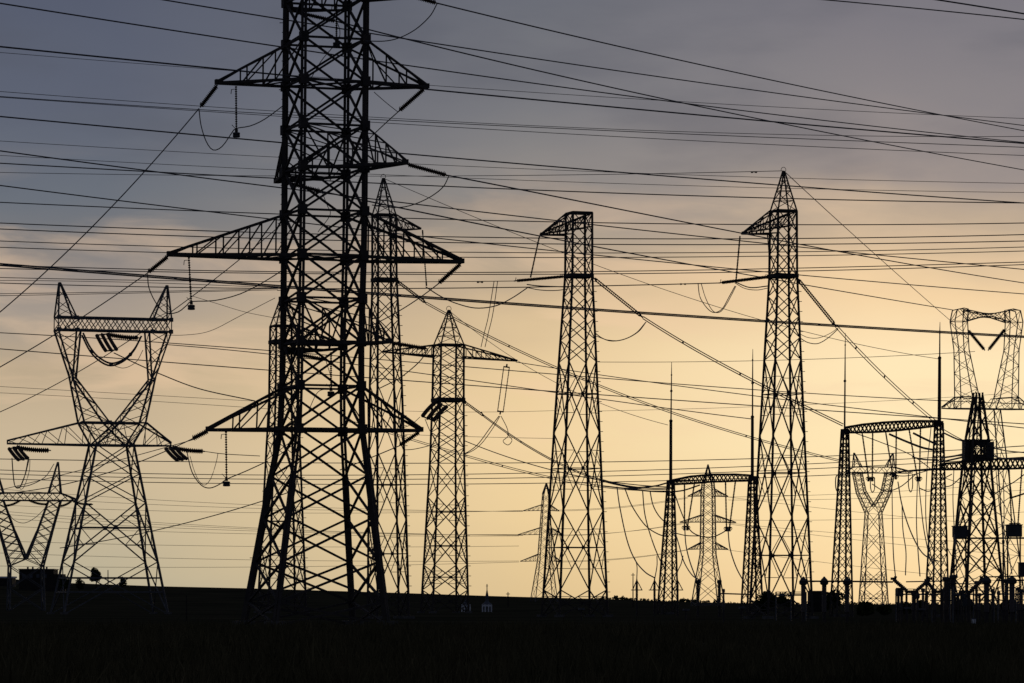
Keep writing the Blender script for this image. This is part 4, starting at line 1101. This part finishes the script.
wire('level line that meets the left long arm near its tip from above', [(0, 241), (180, 246.9), (420, 251.8), (640, 252.7), (770, 252.3), (R_, 247)], .8, 335, 345, group=GL)
wire('level line that meets the tip of the left long arm', [(0, 247.3), (160, 252.5), (450, 257.4), (594, 257), (770, 256.5), (R_, 251)], .8, 335, 345, group=GL)
wire('heaviest twin line, falling from the left edge to the window of the far right pylon', [(0, 264.5), (50, 268.5), (150, 276.5), (280, 286.3), (395, 295.3), (590, 309.3), (800, 323.5), (R_, 336.8)], 1.3, 300, 380, twin=1.5)
wire('level line close under the long arms, upper of a close pair', [(0, 265), (100, 268.3), (280, 271.8), (400, 272.5), (594, 271.2), (800, 268.4), (R_, 262)], .85, 335, 345, group=GL)
wire('level line close under the long arms, lower of a close pair', [(0, 268.5), (100, 270.6), (280, 273.5), (400, 274.5), (594, 273.5), (800, 271.3), (R_, 264.6)], .85, 335, 345, group=GL)
wire('line over the horned pylon ending at the left string of the flat topped tower', [(0, 277.5), (100, 279.6), (280, 281.8), (396, 281.6), (480, 281.8), (516, 281)], .7, 400, 396, dampers=[(480, 281.3, 397)], group=GL)
wire('thin line touching the left horn tip of the horned pylon', [(0, 280.4), (100, 281.9), (180, 283.5), (278, 288)], .55, 420, group=GL)
wire('level line just under the horn tips, ending at the string of the tall right tower', [(0, 283), (100, 285.6), (280, 288.5), (398, 288.7), (527, 287.3), (594, 285.8), (680, 283.6), (719, 283)], .9, 420, 356, dampers=[(683, 283.2, 357)], group=GL)
wire('rising thin line between the horns, upper of two', [(0, 293.7), (100, 292.3), (278, 288.6)], .6, 410, group=GL)
wire('rising thin line between the horns, lower of two', [(0, 295.7), (100, 293.8), (278, 289.8)], .6, 410, group=GL)
GM = 'lines running behind the horned window pylon'
wire('line across the window of the horned pylon at the level of its jumper', [(0, 333), (165, 341.2), (270, 348.5), (398, 363), (464, 368.7), (598, 377.7), (765, 388.5), (R_, 404)], .8, 540, 560, group=GM)
wire('line across the elbows of the horned pylon', [(0, 349), (60, 353.6), (165, 361.5), (280, 370), (398, 380.5), (464, 386), (557, 392), (765, 405.5), (940, 418), (R_, 424)], .9, 540, 560, group=GM)
wire('line from the right upright of the horned pylon to a mast of the left gantry', [(165, 344.5), (270, 353.5), (398, 370.5), (464, 380), (557, 392.5), (600, 398.6), (752, 419)], .8, 480, 467, group=GM)
wire('line from the right arm tip of the mid size tower to the right gantry beam', [(516, 362), (558, 368), (598, 375), (765, 397), (805, 402.3), (930, 417), (R_, 428)], .8, 522, 420, group=GM)
wire('twin conductor from the slim tower behind the big one to the right gantry', [(426, 303), (500, 342), (560, 369), (600, 386.5), (670, 411.5), (750, 437.5), (841, 461)], .75, 368, 400, twin=1.6, group='slack conductors of the column towers', name='power_line')
GS = 'slack conductors of the column towers'
wire('earth wire slanting from the tip of the slim tower to the right gantry mast', [(384, 178.5), (396, 184), (450, 209), (530, 240), (595, 263), (690, 298), (770, 322), (845, 343), (938, 358.8)], .55, 365, 396, group='earth wires')
wire('conductor falling from the collar of the mid size pointed tower to the left gantry', [(484, 416), (506, 433), (557, 461.5), (600, 480), (630, 487), (669, 488.5)], .85, 522, 470, twin=1.2, group=GS)
wire('conductor passing low behind the mid size tower to the left gantry column', [(345, 420), (409, 438.5), (431, 445.5), (463, 455), (528, 472.5), (600, 486), (640, 490), (669, 490)], .65, 540, 470, twin=1.6, group=GS)
wire('conductor leaving the mid size tower low on its right, ending beyond the flat topped tower', [(464, 440.5), (551, 468), (600, 481), (640, 487), (669, 487)], .9, 525, 470, group=GS)
wire('earth wire slanting from the tip of the mid size tower to the left gantry mast', [(449, 310.5), (480, 334), (515, 359), (556, 384), (600, 402), (668, 425)], .5, 520, 470, group='earth wires')
wire('twin conductor falling from the flat topped tower to the top of the right gantry', [(643, 317.5), (700, 352), (750, 379.5), (768, 388), (807, 407.5), (843, 425)], .95, 404, 400, twin=2.0, group=GS)
wire('twin conductor falling steeply from the tall right tower to the nearer arched beam', [(836, 326), (868, 360), (900, 391), (920, 409), (936, 422)], .8, 364, 396, twin=2.6, group=GS)
wire('earth wire falling from the tip of the tall right tower to the far right pylon', [(784, 171), (832, 216), (890, 267), (952, 322)], .6, 360, 539, group='earth wires')
GX = 'lines slanting down to the left from the big near tower'
wire('slanting line from the upper left arm down to the left edge', [(199, 108.5), (179, 133), (100, 219), (54, 263.5), (0, 312)][::-1], 1.1, 250, 267, group=GX)
wire('slanting line from the long middle left arm down to the left edge', [(0, 367), (55, 333.5), (100, 306.5), (147.5, 273)], 1.05, 250, 267, group=GX)
wire('slanting line behind the long left arm and its weight down to the left edge', [(0, 412), (67, 378.5), (96, 361), (130, 340), (170, 313), (191, 298), (240, 258), (282, 224)], .85, 290, 276, group=GX)
wire('heavier of two lines sloping from the lower left arm behind the horned pylon waist', [(0, 494), (58, 487), (92, 478.5), (140, 459), (194, 438)], .9, 320, 267, group=GX)
wire('finer of two lines sloping from the lower left arm behind the horned pylon waist', [(0, 490), (60, 477), (130, 457), (163, 446), (194, 439.5)], .7, 330, 268, group=GX)
wire('sloping line from the big near tower down to the right foot of the horned pylon', [(60, 548), (100, 543.5), (153, 530), (264, 500), (290, 492)], .9, 330, 280, group=GX)
wire('line falling behind the tower from the string of the upper right arm', [(330, 180), (370, 138), (384, 124.5), (398.5, 111.5)], .95, 300, 272, group=GX)
wire('short slanting line from the upper right string up to the big near tower', [(374, 92), (386, 102.5), (398, 112)], .7, 272, 272, group=GX)
wire('slanting line from the long right arm down behind the slim tower', [(370, 326), (397, 312), (416, 300.5), (438, 284)], 1.0, 300, 273, group=GX)
wire('slanting line from the lower right arm down into the body of the big near tower', [(340, 470), (375, 456), (399, 446)], 1.0, 290, 272, group=GX)
# low lines near the horizon
GH = 'low lines near the horizon'
for pts, w, lab in (([(0, 470), (140, 473), (265, 475.7), (405, 474.5), (600, 471.5), (760, 466), (R_, 452)], .7, 'low level line just over the tips of the small V shaped pylon'),
                    ([(0, 474), (140, 477.3), (265, 479.6), (405, 479), (600, 476.5), (760, 470.8), (R_, 457)], .7, 'low level line passing just over the left arched beam'),
                    ([(0, 479), (140, 481), (265, 483.8), (405, 485.3), (600, 482.5), (760, 477), (R_, 465)], .7, 'low level line that touches the top of the left arched beam'),
                    ([(0, 459), (140, 461), (265, 463), (405, 462.2), (600, 463.3), (750, 458), (R_, 446)], .75, 'low level line that touches the tip of the distant pylon framed by the left gantry'),
                    ([(0, 386.5), (165, 396), (270, 402)], .4, 'hair thin line behind the limbs of the horned pylon, upper one'),
                    ([(0, 392.8), (165, 402), (270, 409)], .4, 'hair thin line behind the limbs of the horned pylon, lower one'),
                    ([(405, 434.5), (464, 436.5), (557, 438.5)], .4, 'hair thin line either side of the mid size pointed tower, upper one'),
                    ([(405, 411), (464, 412), (557, 410.5)], .35, 'hair thin line level with the fat strings of the mid size tower'),
                    ([(598, 362), (670, 362), (768, 361), (905, 354.5), (975, 351.5)], .5, 'thin line that rises gently from the flat topped tower to the V insulators'),
                    ([(598, 411), (690, 408.5), (770, 406.5), (860, 402), (1000, 394)], .35, 'hair thin line rising gently behind the gantry masts')):
    wire(lab, pts, w, 620, 620, group=GH)
GH2 = 'hair thin lines low over the far field'
def fan(ys0, x0, x1, ys1, D, w, sag, lab):
    for i, (a, b) in enumerate(zip(ys0, ys1)):
        wire(lab, [(x0, a), ((x0 + x1) / 2, (a + b) / 2 + sag), (x1, b)], w, D, D, group=GH2, n=20)
fan((489, 496, 505, 511, 514, 518), 0, 523, (511.5, 511.0, 510.5, 535.5, 535, 534.5), 1000, .33, 5, 'hair thin line of the bundle between the left edge and the leaning distant pylon')
fan((526, 541, 553, 566), 0, 519, (536, 546, 561, 562), 1000, .33, 3, 'hair thin line low over the left field')
fan((510, 511, 535, 536, 561, 562), 557, 688, (497, 498, 523, 522, 549.5, 550), 1000, .33, 3, 'hair thin line between the two distant three armed pylons')
fan((497, 523, 524, 550), 728, 1024, (527, 545, 556, 583), 1000, .33, 2, 'hair thin line falling right from the distant pylon framed by the left gantry')
fan((497, 500, 520), 728, 1024, (482, 490, 512), 1000, .33, 3, 'hair thin line running level right from the distant pylon framed by the left gantry')
# jumpers and loops
GJ = 'slack jumper loops'
def loop(lab, pts, w, D, D1=None, twin=0.0, n=30):
    wire(lab, pts, w, D, D1, group=GJ, loop=True, twin=twin, n=n, name='jumper_wire', cat='jumper wire')
loop('jumper loop hanging under the upper left arm of the big near tower', [(199, 109), (201, 125), (206, 141), (213, 150), (222, 146.5), (231, 134), (236, 128.5), (250, 126), (265, 119), (284, 105)], .85, 267, 270)
loop('jumper loop hanging under the long middle left arm of the big near tower', [(147.5, 274), (149, 288), (156, 303), (166, 313), (178, 312), (187, 305), (192, 301.5), (215, 300.5), (240, 294), (262, 283), (283, 270)], .85, 267, 270)
loop('jumper loop hanging under the lower left arm of the big near tower', [(187, 452), (192, 472), (201, 485), (210, 488), (220, 484), (227, 479), (245, 471.5), (268, 461)], .85, 267, 270)
loop('jumper loop drooping at the top right of the big near tower', [(437, 4), (430, 16), (416, 29), (400, 37.5), (385, 41), (366, 41)], .85, 263, 266)
loop('jumper loop drooping from the string right of the short upper arm', [(449, 176), (443, 187), (430, 197), (412, 205), (395, 207.5), (372, 205)], .85, 263, 266)
loop('jumper loop drooping from the lower short arm past the slim tower', [(428, 350), (420, 361), (409, 371), (398, 379), (380, 388)], .85, 264, 268)
loop('slack jumper in the upper body of the big near tower', [(337, 22), (340, 32), (337, 42), (322, 60), (310, 80)], .7, 276, 274)
loop('slack jumper inside the big near tower under the short upper arm', [(322, 192), (327, 205), (330, 215), (318, 232)], .6, 276, 274)
loop('slack jumper inside the lower body of the big near tower', [(326, 361), (331, 378), (331, 388), (318, 392), (308, 412)], .6, 276, 274)
loop('thick twin jumper forming a U in the window of the horned pylon', [(82.5, 334), (90, 349), (99, 359), (111, 364.5), (124, 360), (134, 350), (141, 337)], 1.5, 476, twin=2.4)
loop('thin loop below the U shaped jumper of the horned pylon', [(112, 365), (124, 368), (136, 362), (143, 350)], .5, 476)
loop('slack wire from the jumper of the horned pylon to the big near tower', [(114, 353), (135, 363), (160, 374), (200, 389), (255, 401)], .9, 474, 500)
loop('looped jumper under the left tip of the horned pylon', [(12, 458), (13, 472), (15, 486), (20, 487), (25, 475), (29, 459)], .9, 474)
loop('thin looped jumper right of the left tip of the horned pylon', [(28, 459), (25, 474), (20, 488), (24, 487), (29, 472), (30, 460)], .5, 472)
loop('slack wire from the left tip of the horned pylon to the V shaped pylon', [(17, 487), (30, 485), (45, 477), (54, 464)], .7, 474, 600)
loop('looped jumper under the right tip of the horned pylon', [(190, 456), (194, 470), (199, 481), (205, 485), (211, 478), (216, 463), (218, 453)], .5, 472)
loop('thin line running right from the right tip of the horned pylon', [(205, 451.5), (225, 454), (260, 456)], .6, 478)
loop('slack loop low inside the small V shaped pylon', [(6, 507), (13, 519), (24, 523), (36, 517), (47, 506)], .5, 636)
loop('long slack wire swinging up from the right horn to the big near tower', [(163, 335), (185, 335), (210, 331), (240, 316), (275, 298)], .45, 480, 400)
loop('thin wire falling from the middle weight behind the big near tower', [(192, 296), (215, 303), (245, 312), (275, 318)], .4, 480, 500)
GQ = 'jumper wires of the column towers'
loop('slack jumper from the flat topped tower strut down to the slim tower', [(426, 287), (440, 296), (455, 303), (475, 308), (495, 306), (512, 298), (527, 288)], .9, 372, 396)
loop('flat jumper between the strut and the body of the flat topped tower', [(527, 284.5), (540, 286), (568, 287)], .9, 396, 399)
loop('sagging jumper between the strut and the body of the flat topped tower', [(527, 287.5), (540, 290), (555, 290.5), (568, 289)], .7, 396, 399)
loop('jumper loop under the collar on the right of the flat topped tower', [(646, 322), (638, 332), (625, 339), (612, 341), (602, 338), (594, 332)], .8, 404, 400)
loop('second jumper loop under the collar on the right of the flat topped tower', [(645, 323), (636, 333), (622, 340), (608, 340), (596, 336)], .6, 404, 400)
loop('left of two jumper loops hanging left of the tall right tower', [(698, 283), (700, 297), (707, 308), (714, 312.5), (722, 309), (729, 297), (735, 286)], .7, 356)
loop('right of two jumper loops hanging left of the tall right tower', [(701, 283), (706, 299), (713, 311), (720, 312), (726, 305), (732, 294), (736, 286)], .6, 357)
loop('upper jumper from the strut to the body of the tall right tower', [(735, 282), (750, 287.5), (768, 286)], .9, 357, 360)
loop('lower jumper from the strut to the body of the tall right tower', [(735, 283), (745, 288.5), (757, 290), (768, 288)], .6, 357, 360)
loop('jumper loop under the collar on the right of the tall right tower', [(838, 329), (828, 338), (818, 343.5), (808, 342.5), (800, 338)], .7, 364, 360)
loop('flatter jumper loop under the collar on the right of the tall right tower', [(838, 328), (829, 334), (818, 338), (808, 337.5), (800, 334)], .5, 364, 360)
loop('left of two thin tails hanging between the mid size and the flat topped tower', [(494, 281.5), (491, 300), (488, 318), (484, 334), (481, 347)], .6, 397, 420)
loop('right of two thin tails hanging between the mid size and the flat topped tower', [(497.5, 281.5), (495, 300), (492, 318), (488, 334), (485, 347)], .6, 397, 420)
loop('jumper swinging left from the paired insulators of the mid size tower', [(499, 416), (490, 428), (479, 443), (471, 450), (464, 454)], .7, 522)
loop('second jumper swinging left from the paired insulators of the mid size tower', [(500, 416), (493, 428), (482, 443), (473, 450.5), (464, 454.5)], .6, 522)
loop('narrow loop hanging at the conductor of the mid size tower', [(501, 416), (507, 428), (508, 436), (503, 441), (508, 445), (512, 440), (507, 434)], .6, 522)
loop('jumper curl below the fat strings of the mid size tower', [(425, 419), (430, 431), (436, 441), (431, 445), (415, 449), (403, 450)], .6, 512)
loop('second jumper curl below the fat strings of the mid size tower', [(420, 417), (412, 424), (403, 428)], .5, 512)
# droppers of the substation
GR = 'slack droppers of the substation'
def drop(lab, pts, w, D, D1=None):
    wire(lab, pts, w * 1.15, D, D1, group=GR, loop=True, n=30, name='dropper_wire', cat='dropper wire')
drop('leftmost dropper swinging from the bundle near the flat topped tower to the twin posts', [(617, 487), (620, 508), (627, 540), (635, 560), (645, 572), (655, 578)], .85, 470, 420)
drop('short dropper rising from the leftmost tent shaped post', [(634.5, 558), (637, 566), (636.8, 580)], .7, 430, 420)
drop('dropper swinging from the bundle across to the left gantry column', [(625, 489), (632, 506), (645, 525), (658, 534), (669, 537)], .8, 470)
drop('dropper falling from the bundle toward the second tent shaped post', [(642.5, 490), (645, 515), (652, 540), (660, 560), (666, 570)], .8, 470)
drop('short dropper rising from the second tent shaped post', [(657, 556), (657, 566), (654.5, 580)], .7, 430, 420)
drop('dropper swinging from the beam end to the left gantry column', [(650, 491), (653, 505), (659, 516), (668, 525)], .8, 470)
drop('dropper swinging right from the left gantry column across the framed pylon', [(674, 492), (682, 514), (690, 530), (700, 536), (712, 537), (722, 533), (727.5, 529)], .8, 468)
drop('flat slack wire left of the framed pylon', [(675, 533), (686, 535.5), (700, 536)], .7, 468)
drop('dropper falling from the straight insulator to the feet of the framed pylon', [(684.8, 528), (686, 545), (690, 562), (697, 581)], .85, 467, 402)
drop('dropper falling from the left gantry column to the thick posts', [(674, 528), (679, 545), (684, 562), (692, 575), (700, 580)], .8, 468, 402)
drop('kinked dropper beside the right side of the left gantry column', [(683, 556), (681, 564), (677.5, 572), (677.5, 580)], .7, 430, 420)
drop('dropper curving from the straight insulator to the right gantry leg', [(728, 529), (730, 548), (736, 567), (744, 582), (748, 588)], .85, 466, 440)
drop('hanging bundle sagging left of the left gantry beam', [(603, 480), (620, 485), (634, 487.5), (655, 486), (672, 482), (700, 480)], 1.1, 470)
drop('second hanging bundle sagging below the left gantry beam', [(603, 486), (630, 489), (655, 491.5), (680, 491), (700, 485)], 1.0, 472)
GR = 'slack droppers under the right hand arched beam'
drop('long dropper from the beam to the busbar left of the disconnector', [(898, 482), (902, 505), (910, 530), (920, 550), (929, 558), (938, 561)], .9, 398, 330)
drop('straight dropper ending on the left head of the disconnector', [(892, 478), (892.5, 520), (893.5, 555), (895.5, 577)], .75, 398, 301)
drop('straight dropper ending near the middle of the disconnector', [(902, 504), (903, 530), (906, 552), (905.5, 575)], .75, 330, 301)
drop('straight dropper ending on the right head of the disconnector', [(917.5, 480), (916.5, 520), (918, 550), (920, 576)], .75, 397, 301)
drop('dropper running down beside the right column of the nearer gantry', [(918.5, 480), (921, 505), (924, 530), (930, 560)], .75, 397, 330)
drop('shallow slack wire between the two V shaped hangers', [(872, 484), (885, 491), (900, 487), (916, 474)], .7, 398)
drop('shallow slack wire from the hanger to the right column', [(919, 488), (930, 491), (942, 480), (952, 474)], .7, 397)
drop('slack wire curling from the right column toward the cabin tower', [(944, 487), (952, 485), (962, 476), (968, 470)], .7, 380)
drop('slack wire right of the cabin tower, rising to the edge', [(990, 498), (1003, 488), (1014, 482), (1030, 470)], .75, 378)
drop('short level wire pair end at the right edge below the low beam', [(1012, 497.5), (1020, 495), (1032, 491)], 1.2, 378)
drop('dropper hanging from the low right beam to the gear below', [(1003, 470), (1004, 500), (1004, 525), (1003.5, 541)], .7, 378, 305)
drop('dropper from the arched beam down behind the right column foot', [(931, 428), (927, 470), (926, 520), (932, 560), (940, 576)], .7, 396, 305)
drop('dropper hanging between the cabin tower and the right column', [(954, 468), (953, 500), (955, 540), (957, 576)], .7, 380, 300)
drop('slack wire from the right column base to the cabin tower leg', [(944, 540), (952, 556), (962, 560), (970, 552)], .6, 380, 335)
drop('dropper swinging from the low right beam toward the domed post', [(996, 470), (1000, 510), (1008, 550), (1012, 574)], .7, 378, 295)
drop('narrow wire loop below the left pair of hangers under the nearer arched beam', [(870.5, 478), (870.5, 487), (872, 492), (874.5, 489), (874.5, 478)], .7, 398)
drop('narrow wire loop left of the right pair of hangers under the nearer arched beam', [(908.5, 474), (908.5, 486), (910.5, 492), (912.5, 487), (912.5, 474)], .7, 398)
drop('narrow wire loop beside the left column of the nearer gantry', [(839, 474), (836, 477), (835.6, 486), (837, 491), (838.6, 486), (838.6, 477)], .8, 398)
GR = 'cable bundles between the arched beam and the cabin tower'
for pts, w, lab in (([(889, 434), (905, 441), (922, 447.5), (934, 450)], 1.5, 'thick cable sloping under the arched beam, left one'), ([(913, 433), (925, 439), (937, 444.5)], 1.5, 'thick cable sloping under the arched beam, right one'),
                    ([(852, 432), (880, 442), (911, 455), (935, 472)], .6, 'long thin cable sloping under the whole arched beam'), ([(944, 433), (957, 439), (966, 441.5)], 1.2, 'thick cable between the right gantry column and the cabin, upper one'),
                    ([(941, 458), (955, 456), (964, 454)], 1.3, 'thick cable between the right gantry column and the cabin, middle one'), ([(941, 462), (955, 459), (966, 456.5)], 1.3, 'thick cable between the right gantry column and the cabin, lower one'),
                    ([(898, 472), (918, 470), (942, 468.5)], 1.2, 'thick level cable left of the right gantry column'), ([(912, 457), (924, 459.5), (938, 460)], 1.0, 'short cable meeting the right gantry column from the left'),
                    ([(993, 448), (1008, 451), (1030, 453)], .8, 'cable leaving the cabin to the right edge, lower one'), ([(993, 449), (1008, 447), (1030, 445.5)], .6, 'cable leaving the cabin to the right edge, upper one'),
                    ([(993, 455.5), (1003, 458.5), (1030, 460)], 1.2, 'thick cable from the foot of the cabin onto the low beam'), ([(852, 472), (880, 473), (905, 476), (930, 470)], .6, 'thin cable low under the arched beam'),
                    ([(938, 426), (955, 436), (975, 446)], .6, 'thin cable slanting from the end of the arched beam to the cabin'), ([(945, 478), (970, 487), (990, 500)], .5, 'thin cable slanting behind the cabin tower legs')):
    drop(lab, pts, w, 390, 340 if 'cabin' in lab else None)

# ================================================================== GRASS
def grass():
    r = np.random.default_rng(3); n = 34000
    y = 70 + 190 * r.random(n) ** 1.6
    x = (r.random(n) - .5) * y * .36
    patch = np.sin(x * .9 + 1.3 * np.sin(y * .11)) * np.sin(y * .17 + x * .21) * .5 + .5
    h = (0.22 + .5 * r.random(n) ** 1.5) * (.55 + .75 * patch) * np.where(r.random(n) < .05, 1.5, 1.0)
    V = np.zeros((n, 3, 3, 3), np.float32)
    for b in range(3):
        a = r.random(n) * 6.283; w = .018 + .02 * r.random(n); lean = r.normal(size=(n, 2)) * .28
        bx = x + r.normal(size=n) * .12; by = y + r.normal(size=n) * .12
        dx, dy = np.cos(a) * w, np.sin(a) * w
        hh = h * (.6 + .5 * r.random(n))
        V[:, b, 0] = np.stack([bx - dx, by - dy, np.full(n, -.02)], 1)
        V[:, b, 1] = np.stack([bx + dx, by + dy, np.full(n, -.02)], 1)
        V[:, b, 2] = np.stack([bx + lean[:, 0] * hh, by + lean[:, 1] * hh, hh], 1)
    V = V.reshape(-1, 3); m = len(V) // 3
    me = bpy.data.meshes.new('grass'); me.vertices.add(len(V)); me.vertices.foreach_set('co', V.ravel())
    me.loops.add(m * 3); me.loops.foreach_set('vertex_index', np.arange(m * 3, dtype=np.int32))
    me.polygons.add(m); me.polygons.foreach_set('loop_start', np.arange(0, m * 3, 3, dtype=np.int32))
    me.update(); me.validate(); me.materials.append(GRASS)
    o = bpy.data.objects.new('grass', me); C.objects.link(o); tag(o, 'dark grass and weeds of the field in front', 'grass', kind='stuff')
grass()
